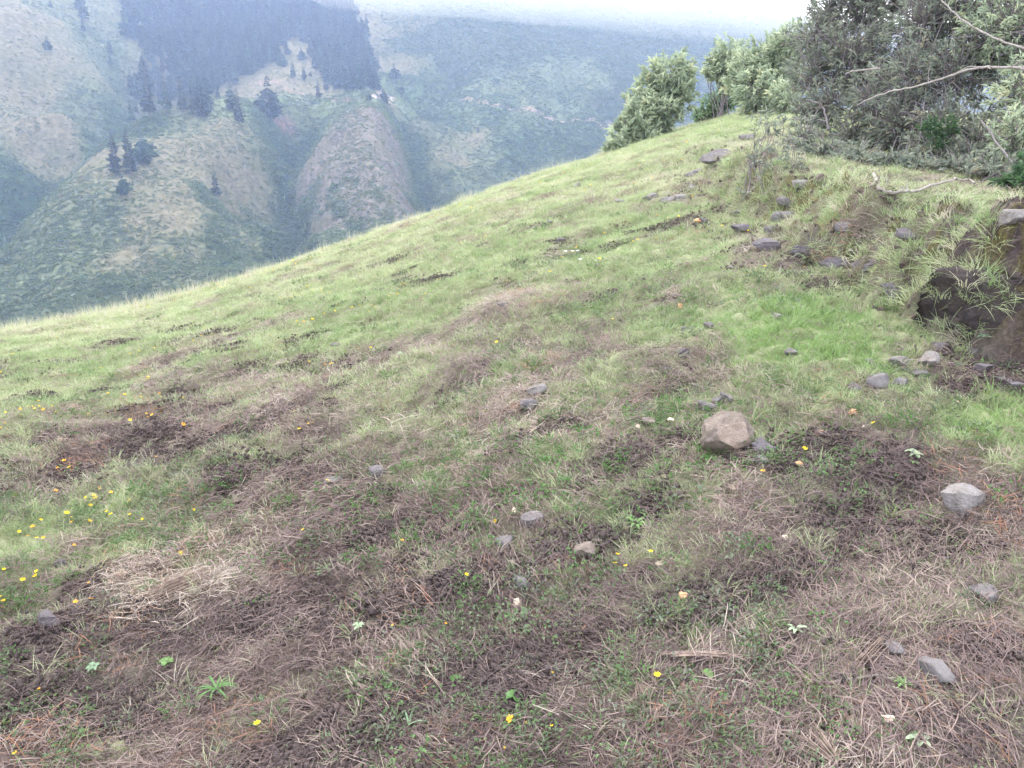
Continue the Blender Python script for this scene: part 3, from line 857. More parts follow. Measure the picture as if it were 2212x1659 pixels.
scatter('earth_clods', np.stack([x, y, ground_z(x, y) - s * .1], 1), g.uniform(0, 6.28, (n, 3)), s, g.integers(0, 6, n), g.uniform(0, 1, n), kv)
print('slope cover', round(time.time() - T0, 1))

# --- scrub on the mountain
M_SCRUB = leaf_mat('mountain_scrub', [(0, (.065, .11, .06)), (.4, (.11, .165, .085)), (.7, (.165, .205, .115)), (1, (.21, .205, .145))], trans=.25)
def scrub_mesh(name, mat, n, seed, flat=.6):
    g = np.random.default_rng(seed)
    d = norm(g.normal(size=(n, 3))); d[:, 2] = np.abs(d[:, 2])
    rr = .5 * (1 + .35 * (np.sin(d[:, 0] * 5 + seed) * np.cos(d[:, 1] * 4)))
    P = d * rr[:, None] * g.uniform(.6, 1, n)[:, None] * np.array([1, 1, flat])
    V, F = leaves(P, norm(d + g.normal(0, .6, (n, 3))), np.full(n, .34), np.full(n, .22), g)
    return mk_mesh(name, V, F, mat)
mv = [scrub_mesh('scrub', M_SCRUB, 38, 600 + i) for i in range(5)]
g = np.random.default_rng(207)
n = 330000
a = g.uniform(D2R(-37), D2R(25), n); r = np.exp(g.uniform(math.log(190), math.log(900), n))
x, y = np.sin(a) * r, np.cos(a) * r
cc = mt_cover(x, y)
wet = np.clip((.17 - cc[:, 0]) / .09, 0, 1)  # the painted cloud shade counts as wet here too
cl = fbm(x * .06, y * .06, 3, 611)
print('wet', float(wet.mean()))
k = g.uniform(0, 1, n) < np.clip(.40 + wet * .75 + (cl - .5) * 1.3, .10, 1)
k &= ~((cc[:, 1] > .23) & (cc[:, 0] < .23))
x, y, r, wet, cl = x[k], y[k], r[k], wet[k], cl[k]; n = len(x)
s = np.exp(g.normal(-.4, .42, n)) * (1 + wet * .9)
scatter('mountain_scrub', np.stack([x, y, mt_zq(x, y) - .1], 1), np.stack([np.zeros(n), np.zeros(n), g.uniform(0, 6.28, n)], 1), np.stack([s * g.uniform(.8, 1.5, n), s, s * g.uniform(.6, 1.1, n)], 1),
        g.integers(0, 5, n), np.clip(.66 - wet * .4 + g.normal(0, .2, n), 0, 1), mv)
print('scrub', n, round(time.time() - T0, 1))
#@@VEG2
# ------------------------------------------------------------------ pines on the mountain
M_NEEDLE = leaf_mat('pine_needles', [(0, (.018, .042, .030)), (.6, (.036, .075, .045)), (1, (.07, .12, .065))], attr='tint', inst=False, trans=.1)
M_TRUNK = plain_mat('pine_bark', (.10, .08, .07), (.18, .15, .13), 4)
_n, _l = M_NEEDLE.node_tree.nodes, M_NEEDLE.node_tree.links
_oi = _n.new('ShaderNodeObjectInfo'); _hs = _n.new('ShaderNodeHueSaturation')
_l.new(rng_(_n, _l, _oi.outputs['Random'], 0, 1, .35, 1.45), _hs.inputs['Value'])
_rp = [q for q in _n if q.type == 'VALTORGB'][0]
for _s in [k.to_socket for k in list(_rp.outputs['Color'].links)]: _l.new(_hs.outputs['Color'], _s)
_l.new(_rp.outputs['Color'], _hs.inputs['Color'])
def pine_meshes(seed, r0=.20, low=.10, ragged=.25, tiers=17):
    g = np.random.default_rng(seed)
    P, D, L, W = [], [], [], []
    for k in range(tiers):
        z = low + (.97 - low) * (k / (tiers - 1)) ** .92
        rad = r0 * (1 - z) ** .75 * (1 + g.normal(0, ragged * .6)) * (.75 + .25 * sstep(low, low + .15, z)) + .012
        m = int(5 + 9 * (1 - z))
        for j in range(m):
            if g.uniform() < ragged * .35: continue
            a = g.uniform(0, 6.283); l = rad * g.uniform(.65, 1.25)
            d = np.array([math.cos(a), math.sin(a), g.uniform(-.15, .45)])
            P.append([0, 0, z]); D.append(d); L.append(l); W.append(l * g.uniform(.45, .7))
            for q in range(2):
                P.append(np.array([0, 0, z]) + d * l * g.uniform(.35, .8)); D.append(d + g.normal(0, .5, 3)); L.append(l * .5); W.append(l * .35)
    P.append([0, 0, .93]); D.append([0, 0, 1]); L.append(.08); W.append(.03)
    P, D, L, W = np.array(P), np.array(D), np.array(L), np.array(W)
    V, F = leaves(P, D, L, W, g, .2, .22)
    tint = np.repeat(np.clip(g.normal(.4, .25, len(P)), 0, 1), 4)
    cr = mk_mesh('pine_crown', V, F, M_NEEDLE, False, {'tint': tint})
    tv_, tf_ = tubes([[(0, 0, -.05), (0, 0, .4), (0, 0, .95)]], [[.016, .011, .003]], 6)
    return cr, mk_mesh('pine_trunk', tv_, tf_, M_TRUNK), (V, F, tint, tv_, tf_)
PINES = [pine_meshes(s, *q) for s, q in ((11, (.19, .10, .25)), (12, (.24, .06, .35)), (13, (.15, .16, .3)), (14, (.30, .05, .4)))]

def project(x, y, z):
    f = y * CP - z * SP; u = y * SP + z * CP
    return W_ / 2 + x / f * FPX, H_ / 2 - u / f * FPX

PINE_SPOTS = [  # px, py of the foot, height in px, kind, label
 (184, 44, 44, 0, 'broad dark pine alone high on the left mountain slope'), (172, 22, 26, 1, 'small pine touching the broad dark pine at the top left'),
 (110, 16, 12, 1, 'tiny faint pine near the top left corner of the mountain'), (181, 70, 22, 0, 'short pine just below the broad dark pine at the top left'),
 (104, 107, 20, 3, 'squat leaning pine on the tan shoulder at the upper left'), (239, 118, 27, 0, 'slim pine, upper one of a pair above the left gully'),
 (239, 141, 20, 0, 'slim pine, lower one of a pair above the left gully'), (292, 84, 62, 3, 'big dense pine standing out left of the plantation'),
 (278, 40, 34, 1, 'pine on the upper left corner of the plantation'), (325, 106, 28, 1, 'small pine in the notch on the left side of the plantation'),
 (285, 198, 38, 2, 'narrow pine at the lower left corner of the plantation'), (297, 217, 44, 1, 'bushy pine at the lower left corner of the plantation'),
 (286, 266, 38, 2, 'crooked narrow pine at the gully side of the spur crest'), (296, 245, 22, 0, 'small pine just above the crooked narrow pine by the gully'),
 (326, 258, 86, 2, 'very tall slender pine on the left end of the spur crest'), (362, 245, 56, 2, 'thin pine on the spur crest right of the very tall one'),
 (397, 241, 54, 0, 'pine with a bare lower trunk on the spur crest'), (423, 252, 62, 0, 'dense pine in the middle of the spur crest trio'),
 (436, 252, 56, 1, 'rounded pine leaning over the spur crest trio'), (445, 231, 42, 1, 'pale edged pine at the right of the spur crest trio'),
 (471, 214, 24, 0, 'small pine on the green rim below the plantation'), (500, 240, 44, 1, 'open pine with bare stem, left of two on the ridge knoll'),
 (517, 268, 54, 0, 'compact pine, right of two on the ridge knoll'), (583, 255, 64, 3, 'wide heavy pine standing in the hollow by the red earth'),
 (252, 378, 68, 0, 'left pine of the trio on the near grassy spur'), (284, 378, 74, 0, 'middle pine of the trio on the near grassy spur'),
 (311, 353, 54, 3, 'right pine of the trio on the near grassy spur'), (267, 420, 36, 3, 'round bushy pine below the trio on the near spur'),
 (468, 430, 56, 2, 'thin lone pine low on the face of the near spur'), (620, 118, 22, 1, 'little pine at the top of the bare clearing, beside the forest edge'),
 (610, 143, 27, 3, 'broad pine on the left of the bare clearing'), (652, 130, 20, 3, 'spreading pine in the middle of the bare clearing'),
 (670, 121, 21, 1, 'pointed pine in the upper middle of the bare clearing'), (634, 168, 27, 0, 'narrow pointed pine low in the bare clearing'),
 (657, 173, 20, 1, 'short pine low in the bare clearing beside the narrow one'), (671, 165, 9, 3, 'tiny round pine in the lower clearing'),
 (694, 118, 13, 3, 'small dark pine at the right edge of the clearing'), (683, 150, 29, 1, 'pine at the left front of the right hand forest block'),
 (705, 148, 32, 1, 'pine joining the right hand forest block to the clearing'), (688, 216, 33, 2, 'thin pine on the footpath below the forest block'),
 (705, 193, 13, 3, 'low round pine just below the forest block'), (830, 221, 22, 3, 'round headed tree by the saddle above the rocky hill'),
 (797, 216, 14, 3, 'low spreading tree left of the saddle above the rocky hill'), (852, 171, 25, 3, 'dark tree at the head of the right gully'),
 (867, 201, 15, 3, 'small dark tree lower down the head of the right gully'), (1033, 286, 12, 0, 'tiny lone tree on the right hand mountainside')]
for px, py, hp, kd, lab in PINE_SPOTS:
    p = mpt(px, py)
    if p is None: continue
    hgt = hp * p[1] / FPX * 1.28
    e = empty('pine_tree', (p[0], p[1], p[2] - .3)); tag(e, lab, 'tree', 'scattered pines on the mountain')
    cr, tk, _ = PINES[kd]
    for nm, me in (('crown', cr), ('trunk', tk)):
        o = link(nm, me, e); o.scale = (hgt,) * 3; o.rotation_euler = (0, 0, (px * 7) % 6.28)

POLY = [(262,-90),(268,20),(290,80),(335,110),(300,165),(305,212),(350,222),(400,214),(460,197),(500,183),(545,165),(590,130),(600,95),(640,78),(690,100),(703,120),(690,150),(695,172),(735,190),(803,193),(800,150),(780,90),(755,45),(745,-90)]
def inpoly(px, py, poly):
    c = np.zeros(len(px), bool); j = len(poly) - 1
    for i in range(len(poly)):
        xi, yi = poly[i]; xj, yj = poly[j]
        m = ((yi > py) != (yj > py)) & (px < (xj - xi) * (py - yi) / (yj - yi + 1e-9) + xi)
        c ^= m; j = i
    return c
g = np.random.default_rng(208)
n = 60000
a = g.uniform(D2R(-30), D2R(-8), n); r = np.exp(g.uniform(math.log(420), math.log(950), n))
x, y = np.sin(a) * r, np.cos(a) * r
z = mt_zq(x, y); qx, qy = project(x, y, z)
k = inpoly(qx + g.normal(0, 6, n) + (vnoise(x * .06, y * .06, 3) - .5) * 26, qy + g.normal(0, 4, n), POLY)
x, y, z, qx, qy = x[k], y[k], z[k], qx[k], qy[k]
cell = {}
sel = []
for i in range(len(x)):
    c = (int(x[i] // 5.2), int(y[i] // 5.2))
    if c in cell: continue
    cell[c] = 1; sel.append(i)
sel = np.array(sel); x, y, z, qx, qy = x[sel], y[sel], z[sel], qx[sel], qy[sel]
below = inpoly(qx, qy + 20, POLY)
edge = np.where(~below)[0]
edge = edge[np.argsort(-qy[edge])][:150]
print('forest', len(x), 'edge', len(edge))
joined = []
for cr, tk, (V, F, ti, tv_, tf_) in PINES[:3]:
    tf3 = np.concatenate([tf_[:, [0, 1, 2]], tf_[:, [0, 2, 3]]])
    me = mk_mesh('plantation_pine', np.concatenate([V, tv_]), np.concatenate([F, tf3 + len(V)]), M_NEEDLE, False, {'tint': np.concatenate([ti, np.full(len(tv_), .2)])})
    joined.append(me)
es = set(edge.tolist())
for c_, i in enumerate(edge):
    lab = 'dark pine in the front row of the plantation, %s' % (
        'right hand block' if qx[i] > 680 else ('beside the clearing' if qx[i] > 575 else ('above the green rim' if qx[i] > 420 else 'above the spur crest')))
    o = link('plantation_pine', joined[c_ % 3], None, (x[i], y[i], z[i] - .4)); s = g.uniform(11.5, 16); o.scale = (s * 1.1, s * 1.1, s); o.rotation_euler = (0, 0, g.uniform(0, 6.28))
    tag(o, lab, 'tree', 'pines in the front edge of the plantation')
rest = np.array([i for i in range(len(x)) if i not in es])
s = g.uniform(9, 17, len(rest))
pf = scatter('pine_forest', np.stack([x[rest], y[rest], z[rest] - .4], 1), np.stack([np.zeros(len(rest))] * 2 + [g.uniform(0, 6.28, len(rest))], 1), np.stack([s * 1.1, s * 1.1, s], 1), g.integers(0, 3, len(rest)), g.uniform(0, 1, len(rest)), joined)

# ------------------------------------------------------------------ bushes of the near slope
M_LEAF_PALE = leaf_mat('bush_leaves_pale', [(0, (.29, .35, .25)), (.45, (.43, .50, .35)), (.8, (.60, .66, .46)), (1, (.60, .58, .38))], inst=False, trans=.45)
M_LEAF_GREEN = leaf_mat('bush_leaves_green', [(0, (.16, .24, .15)), (.5, (.26, .37, .21)), (1, (.38, .47, .27))], inst=False, trans=.4)
M_LEAF_DULL = leaf_mat('bush_leaves_dull', [(0, (.15, .175, .145)), (.45, (.26, .29, .23)), (.85, (.40, .43, .34)), (1, (.44, .37, .26))], inst=False, trans=.4)
M_LEAF_FRESH = leaf_mat('leaves_fresh', [(0, (.06, .115, .06)), (1, (.13, .22, .10))], inst=False, trans=.35)
M_TWIG = plain_mat('grey_twigs', (.13, .11, .11), (.25, .22, .22), 25, .9, .4, .002)
M_DEADWOOD = plain_mat('bleached_wood', (.17, .145, .135), (.36, .32, .29), 60, .85, .5, .003)

def bush(name, label, cat, base_px, lumps, tipden, per, L, W, mat, seed, nst=7, group=None, twig=.35, stemr=.02, up=.35, lift=0, bare=0):
    g = np.random.default_rng(seed)
    b = gpt(*base_px)
    ct = np.mean([sight(q[0], q[1]) * q[3] for q in lumps], 0)
    bx, by = ct[0] * .75 + b[0] * .25, ct[1]
    b = np.array([bx, by, float(ground_z(np.array([bx]), np.array([by]))[0])])
    e = empty(name, tuple(b)); tag(e, label, cat, group)
    Ps, Ds, Ti, lines, rad = [], [], [], [], []
    cs = []
    for px, py, rp, t in lumps:
        c = sight(px, py) * t; R = rp * t / FPX
        c[1] += g.normal(0, R * .25); cs.append((c, R))
    for c, R in cs:
        m = int(tipden * R * R) + 6
        d = norm(g.normal(size=(m, 3)))
        f = .72 + .5 * vnoise(d[:, 0] * 2.3 + c[0] * 3, d[:, 2] * 2.3 + d[:, 1] * 2.1, seed)
        rr = R * f * np.where(g.uniform(0, 1, m) < .7, g.uniform(.78, 1.08, m), g.uniform(.3, .8, m))
        P = c + d * rr[:, None] * np.array([1, .85, 1])
        gz = coarse_z(P[:, 0], P[:, 1]) + .03
        P[:, 2] = np.maximum(P[:, 2], gz + g.uniform(0, .06, m))
        out = norm(d + np.array([0, 0, up]))
        ros = np.repeat(np.arange(m), per)
        dl = norm(out[ros] + g.normal(0, .62, (len(ros), 3)))
        pl = P[ros] - out[ros] * (g.uniform(0, 1, len(ros)) * L * 1.3)[:, None]
        Ps.append(pl); Ds.append(dl); Ti.append(np.repeat(np.clip(g.normal(.45, .2, m), 0, 1), per) + g.normal(0, .1, len(ros)))
        # stem into the lump, then twigs to some of the tips
        for q in range(max(1, nst // max(1, len(cs) // 2))):
            s0 = b + np.array([g.normal(0, .10), g.normal(0, .10), -.05]) * (1 + R)
            mid = s0 * .5 + c * .5 + g.normal(0, R * .18, 3); end = c + norm(g.normal(size=3)) * R * .5
            lines.append([s0, s0 * .72 + mid * .28 + g.normal(0, .02, 3), mid, mid * .45 + end * .55 + g.normal(0, R * .08, 3), end]); rad.append(np.array([1, .85, .6, .42, .2]) * stemr * .55 * g.uniform(.5, 1.2))
        for i in np.where(g.uniform(0, 1, m) < twig)[0]:
            s0 = c + (P[i] - c) * g.uniform(.0, .35) + g.normal(0, R * .12, 3) - np.array([0, 0, R * .25])
            lines.append([s0, (s0 + P[i]) / 2 + g.normal(0, R * .05, 3) - np.array([0, 0, R * .03]), P[i]]); rad.append(np.array([1, .7, .35]) * stemr * .28)
        for i in range(int(bare * R * R)):
            dd = norm(g.normal(size=3) + np.array([0, 0, .3])); s0 = c + dd * R * .2
            e1 = c + dd * R * g.uniform(.9, 1.35)
            lines.append([s0, (s0 + e1) / 2 + g.normal(0, R * .08, 3), e1]); rad.append(np.array([1, .7, .3]) * stemr * .3)
    P, D, T = np.concatenate(Ps), np.concatenate(Ds), np.concatenate(Ti)
    n = len(P)
    V, F = leaves(P - b, D, L * g.uniform(.6, 1.3, n), W * g.uniform(.7, 1.3, n), g, .15, .2)
    fo = link('foliage', mk_mesh(name + '_foliage', V, F, mat, False, {'tint': np.repeat(np.clip(T, 0, 1), 4)}), e); fo['kind'] = 'stuff'
    V, F = tubes([np.array(l) - b for l in lines], rad, 4)
    link('stems', mk_mesh(name + '_stems', V, F, M_TWIG, True), e)
    return e

bush('shrub', 'pale grey green shrub standing alone on the skyline of the slope', 'shrub', (1378, 318),
     [(1445, 165, 52, 17), (1468, 205, 42, 17), (1410, 190, 40, 17.2), (1478, 160, 34, 17.2), (1388, 215, 42, 16.8), (1430, 235, 46, 16.8), (1372, 250, 38, 16.6), (1350, 285, 34, 16.5), (1335, 312, 28, 16.4), (1392, 285, 34, 16.6), (1425, 275, 30, 16.8), (1318, 322, 20, 16.4)],
     380, 12, .15, .032, M_LEAF_PALE, 31, 10, None, .4, .028, .7)
bush('shrub', 'green bushy shrub behind the lone pale shrub, at the foot of the tree clump', 'shrub', (1545, 258),
     [(1540, 236, 32, 19), (1570, 215, 30, 19), (1515, 250, 20, 19)], 800, 11, .11, .024, M_LEAF_GREEN, 32, 6, None, .3, .02, .5)
bush('small_tree', 'narrow leaning small tree left in the clump on the skyline', 'tree', (1600, 245),
     [(1578, 125, 42, 18), (1560, 150, 34, 18), (1588, 165, 40, 18), (1545, 130, 20, 18), (1525, 155, 16, 18)], 650, 11, .11, .026, M_LEAF_PALE, 33, 6, 'trees in the clump on the skyline', .3, .03, .5)
bush('small_tree', 'light green rounded tree in the clump between skyline and big bush', 'tree', (1650, 250),
     [(1650, 130, 58, 15.5), (1610, 165, 48, 15.5), (1700, 150, 60, 15), (1640, 195, 52, 15), (1710, 90, 44, 15), (1700, 215, 46, 14.5)], 700, 11, .11, .025, M_LEAF_PALE, 34, 9, 'trees in the clump on the skyline', .3, .03, .5)
bush('large_bush', 'large grey green bush at the top right, full of thin stems', 'bush', (1850, 395),
     [(1755, 85, 62, 9.3), (1800, 30, 70, 9.3), (1880, 20, 85, 9), (1770, 160, 70, 9), (1850, 120, 85, 8.7), (1800, 225, 64, 8.7), (1880, 220, 78, 8.3), (1745, 235, 40, 8.9), (1845, 300, 62, 8.3), (1900, 330, 60, 8.0), (1960, -50, 110, 9), (1840, -60, 80, 9.4), (1900, 140, 85, 8.8), (1850, 350, 58, 7.0), (1790, 335, 50, 7.4), (1735, 290, 40, 7.8), (1920, 372, 52, 6.8)],
     950, 9, .066, .0125, M_LEAF_DULL, 35, 14, None, .45, .02, .25, bare=420)
bush('large_bush', 'dark tangled bush behind the long bleached branch', 'bush', (2010, 400),
     [(1980, 60, 90, 8.2), (2080, 40, 90, 8), (1970, 170, 85, 7.8), (2060, 160, 85, 7.6), (1960, 270, 75, 7.7), (2040, 280, 78, 7.4), (2010, 345, 60, 7.3), (2120, 310, 66, 7.1), (2090, 350, 50, 7), (2070, -70, 110, 8.2), (2130, 120, 80, 7.6), (1985, 375, 52, 6.5), (2060, 378, 50, 6.3), (2130, 372, 50, 6.1)],
     1050, 9, .066, .0125, M_LEAF_DULL, 36, 14, None, .5, .02, .25, bare=420)
bush('large_bush', 'twiggy olive bush reaching out of the right edge of the view', 'bush', (2240, 420),
     [(2190, 60, 95, 7.2), (2230, 190, 90, 6.9), (2180, 290, 60, 6.7), (2250, 330, 80, 6.6), (2200, -60, 110, 7.3), (2290, 60, 110, 7), (2200, 150, 80, 7.6), (2200, 240, 70, 7.6), (2215, 20, 90, 8)],
     900, 9, .068, .0145, M_LEAF_PALE, 37, 6, None, .5, .02, .25, bare=300)
bush('fern_bush', 'bright green soft foliage low inside the dark tangled bush', 'shrub', (2035, 330),
     [(2010, 272, 22, 6.9), (2048, 275, 26, 6.9), (2030, 300, 26, 6.95)], 2400, 10, .04, .010, M_LEAF_FRESH, 38, 3, None, .2, .008, .5)
_t = gpt(1640, 462)[1]
print('sapling t', _t, 'bush base', gpt(1850, 395), gpt(2010, 400))
bush('thin_sapling', 'thin open sapling rising in front of the sunny gap', 'shrub', (1640, 462),
     [(1660, 255, 42, _t), (1640, 300, 42, _t), (1690, 300, 46, _t), (1625, 345, 36, _t), (1665, 360, 44, _t), (1640, 410, 36, _t), (1720, 350, 46, _t)], 130, 6, .055, .011, M_LEAF_DULL, 39, 12, None, .8, .010, .2, bare=60)
bush('leafy_shrub', 'glossy broad leaved shrub at the right edge under the bushes', 'shrub', (2190, 440),
     [(2195, 385, 40, 5.6), (2165, 405, 26, 5.6), (2215, 350, 30, 5.6), (2215, 420, 34, 5.5)], 800, 6, .062, .030, M_LEAF_FRESH, 40, 5, None, .4, .008, .6)
bush('low_scrub', 'low grey scrub on the bank top below the large bush', 'shrub', (1740, 400),
     [(1745, 345, 36, 7.9), (1790, 365, 36, 7.7), (1840, 385, 30, 7.4), (1705, 365, 26, 7.9)], 420, 7, .05, .012, M_LEAF_DULL, 41, 6, None, .6, .008, .2, bare=90)
print('bushes', round(time.time() - T0, 1))

# ------------------------------------------------------------------ dead wood
def branch(name, label, pts, wpx, group=None, mat=None, ground=False, forks=(), twigs=0, seed=0, cat='branch'):
    """pts: (px, py, distance or None for on the ground)"""
    g = np.random.default_rng(seed)
    def P(q, lift=0.):
        if len(q) > 2 and q[2]: return sight(q[0], q[1]) * q[2]
        p = gpt(q[0], q[1]); return p + np.array([0, 0, lift])
    def fine(L, w):
        L = np.array(L); t = np.linspace(0, len(L) - 1, (len(L) - 1) * 4 + 1)
        Q = np.stack([np.interp(t, np.arange(len(L)), L[:, k]) for k in range(3)], 1)
        Q[1:-1] = (Q[:-2] + Q[1:-1] * 2 + Q[2:]) / 4
        d = np.linalg.norm(Q, axis=1).mean()
        w0 = w * d / FPX / 2
        Q[1:-1] += g.normal(0, w0 * .35, Q[1:-1].shape)
        return Q, w0 * (1 - .55 * t / t[-1]) * g.uniform(.85, 1.15, len(t))
    lift = wpx * 3.2 / FPX * .4 + (.06 if name == 'fallen_branch' else 0)
    main, rr = fine([P(q, lift) for q in pts], wpx)
    b = main[0].copy()
    lines, rads = [main - b], [rr]
    for f in forks:
        l, r2 = fine([P(q, lift) for q in f], wpx * .62); lines.append(l - b); rads.append(r2)
    for i in range(twigs):
        k = g.integers(2, len(main) - 1); s = main[k]; d = norm(np.array([g.normal(), g.normal() * .5, g.normal() + .3]))
        ln = np.linalg.norm(main[-1] - main[0]) * g.uniform(.08, .22)
        lines.append(np.array([s, s + d * ln * .5 + g.normal(0, ln * .08, 3), s + d * ln]) - b); rads.append(np.array([.45, .3, .15]) * rr[k])
    V, F = tubes(lines, rads, 6)
    o = link(name, mk_mesh(name, V, F, mat or M_DEADWOOD, True), None, tuple(b))
    return tag(o, label, cat, group)

branch('dead_branch', 'long bleached branch stretched across the dark bush', [(1850, 228, 6.9), (1884, 210, 6.8), (1934, 194, 6.7), (1979, 187, 6.6), (2034, 170, 6.5), (2091, 150, 6.4), (2134, 145, 6.3), (2180, 146, 6.25), (2240, 148, 6.2)][::-1], 5, twigs=5, seed=1)
branch('dead_branch', 'grey branch sloping down in the top right corner', [(2225, 108, 6.4), (2171, 92, 6.5), (2121, 70, 6.6), (2084, 47, 6.7), (2046, 15, 6.8), (2010, -30, 6.9)], 4.2, twigs=5, seed=2)
branch('dead_branch', 'short grey branch left of the long bleached branch', [(1900, 148, 7.1), (1870, 150, 7.1), (1846, 153, 7.1), (1826, 160, 7.1)], 4, twigs=3, seed=3)
branch('fallen_branch', 'curved white fallen branch on the bank top below the bush', [(1884, 395, 0), (1891, 428, 0), (1909, 440, 0), (1941, 438, 0), (1971, 436, 0), (1996, 426, 0), (2034, 416, 0), (2060, 408, 0), (2092, 407, 0), (2101, 418, 0)], 7,
       forks=[[(1916, 436, 0), (1918, 408, 5.4), (1912, 385, 5.4), (1886, 385, 5.4)], [(1932, 438, 0), (1922, 420, 5.4), (1918, 398, 5.3), (1913, 378, 5.3)]], twigs=4, seed=4)
branch('bare_stem', 'slanting bare stem at the foot of the bushes on the right', [(2187, 352, 6.2), (2160, 318, 6.3), (2140, 285, 6.4), (2120, 260, 6.5)], 5, mat=M_TWIG, twigs=4, seed=5)
branch('bare_stem', 'upright dark stem in the left part of the large bush', [(1790, 280, 8.2), (1784, 250, 8.2), (1775, 225, 8.2), (1740, 215, 8.2)], 5, mat=M_TWIG, twigs=5, seed=6)
branch('bare_stem', 'thin dark twig hanging over the sunny gap', [(1784, 262, 8.0), (1750, 255, 8.0), (1720, 258, 8.0), (1702, 257, 8.0)], 3, mat=M_TWIG, twigs=4, seed=7)
STICKS = [([(663, 1062), (671, 1074), (680, 1090), (675, 1102), (655, 1122), (633, 1152)], 4.5, 'forked grey twig lying left of centre, bent in the middle'),
 ([(808, 993), (830, 986), (855, 979), (880, 972)], 4, 'straight pale stick above the small square stone'),
 ([(170, 1262), (185, 1235), (206, 1215)], 3, 'short dark stick beside the green patch on the left'),
 ([(1430, 1212), (1400, 1170), (1370, 1150)], 3.2, 'dry stem slanting up behind the three close yellow flowers'),
 ([(915, 1420), (940, 1385), (975, 1350)], 2.6, 'thin pale twig left of centre in the foreground'),
 ([(912, 1475), (945, 1435), (985, 1395)], 2.8, 'long straight twig in the brown litter near the bottom centre'),
 ([(1544, 1398), (1550, 1365), (1575, 1320), (1600, 1275), (1640, 1250)], 6, 'thick weathered stick standing out of the litter beside the dry stalk'),
 ([(1488, 1555), (1515, 1520), (1560, 1480), (1600, 1455)], 5, 'pale curved stick at the lower right of centre'),
 ([(1510, 1600), (1560, 1565), (1600, 1545), (1640, 1510)], 4.5, 'long brown stick crossing behind the pale curved stick'),
 ([(1787, 1480), (1830, 1468), (1900, 1462), (1970, 1478), (2040, 1488)], 5.5, 'long dry stalk running below the flat purple stone'),
 ([(1670, 1395), (1690, 1362), (1715, 1335)], 3.5, 'short pale stick at the left of the upright leaf herb'),
 ([(1890, 1630), (1940, 1634), (2000, 1625), (2050, 1608)], 4.5, 'dry stalk lying behind the pale leaf rosette'),
 ([(2085, 1560), (2115, 1585), (2140, 1610)], 4, 'stubby pale stick near the lower right corner'),
 ([(1130, 1365), (1145, 1385), (1153, 1405)], 4, 'short bleached stick in the foreground centre'),
 ([(1350, 970), (1385, 978), (1418, 987)], 4, 'yellowish stalk bridging the dark hollow'),
 ([(1260, 1072), (1240, 1100), (1200, 1125)], 3.5, 'thin grey stick behind the wedge shaped stone'),
 ([(1395, 1118), (1440, 1090), (1470, 1065)], 3.5, 'bent twig lying beside the dark hollow right of centre'),
 ([(1545, 1070), (1580, 1110), (1640, 1160), (1680, 1175)], 3.2, 'faint long stem running down from the boulder'),
 ([(1180, 1189), (1280, 1185), (1330, 1190)], 4, 'straw coloured stalk beside the rounded pale stone'),
 ([(2090, 1122), (2130, 1105), (2190, 1085)], 3.5, 'dry stem right of the large pale stone'),
 ([(1415, 1135), (1440, 1120), (1460, 1150)], 2.5, 'thin crooked stem near the herb rosette'),
 ([(1183, 1098), (1240, 1050), (1190, 1088)], 2.5, 'small loose twig in the middle of the view'),
 ([(775, 762), (800, 775), (830, 778)], 2.5, 'grey stick in the grass left of the centre'),
 ([(1392, 1134), (1375, 1110), (1374, 1095)], 2.5, 'upright dry stem above the herb rosette'),
 ([(255, 1050), (265, 1030), (292, 1008)], 2.6, 'slender bent twig left of the brown litter')]
for i, (pp, w, lab) in enumerate(STICKS):
    branch('stick', lab, [(a, b, 0) for a, b in pp], w, 'sticks lying on the slope', seed=20 + i, twigs=1 if i % 3 == 0 else 0, cat='stick', mat=M_DEADWOOD if i % 2 else M_TWIG)

# roots laid bare in the cut bank
g = np.random.default_rng(303)
for i, (px, py, lab) in enumerate([(1700, 545, 'bare root hanging in the bank right of the sapling'), (1880, 560, 'thin roots in the bank below the fallen branch'), (1815, 540, 'short grey root in the middle of the bank'),
        (2115, 640, 'long orange root down the dark face of the bank'), (2075, 620, 'pale root on the left of the dark earth face'), (2010, 700, 'grey root curving down to the foot of the bank'), (2160, 600, 'root at the right of the dark earth face')]):
    L = [(px, py, 0), (px - 8 + g.normal(0, 5), py + 22, 0), (px - 14 + g.normal(0, 8), py + 50, 0), (px - 26 + g.normal(0, 8), py + 80, 0)]
    branch('root', lab, L, 3.2, 'roots in the cut bank', seed=60 + i, twigs=2, cat='root', mat=M_TWIG)

# ------------------------------------------------------------------ stones
M_ROCK = {
 'tan': plain_mat('stone_tan', (.12, .095, .08), (.235, .19, .16), 22, .92, 1, .008, c3=(.30, .255, .225)),
 'pale': plain_mat('stone_pale', (.13, .115, .105), (.28, .255, .245), 22, .92, 1, .008, c3=(.36, .335, .32)),
 'grey': plain_mat('stone_grey', (.085, .075, .075), (.20, .18, .18), 24, .92, 1, .006),
 'dark': plain_mat('stone_dark', (.075, .065, .07), (.16, .14, .15), 12, .85, .6, .005),
 'mauve': plain_mat('stone_mauve', (.105, .093, .093), (.19, .172, .17), 20, .9, .8, .005)}
M_ROCK['mossy'] = plain_mat('mossy_humus', (.030, .024, .026), (.075, .060, .055), 7, .98, 1, .02, c3=(.14, .11, .045))
_ico = {}
def ico(sub):
    if sub not in _ico:
        import bmesh
        bm = bmesh.new(); bmesh.ops.create_icosphere(bm, subdivisions=sub, radius=1)
        _ico[sub] = (np.array([v.co[:] for v in bm.verts]), np.array([[v.index for v in f.verts] for f in bm.faces])); bm.free()
    V, F = _ico[sub]; return V.copy(), F
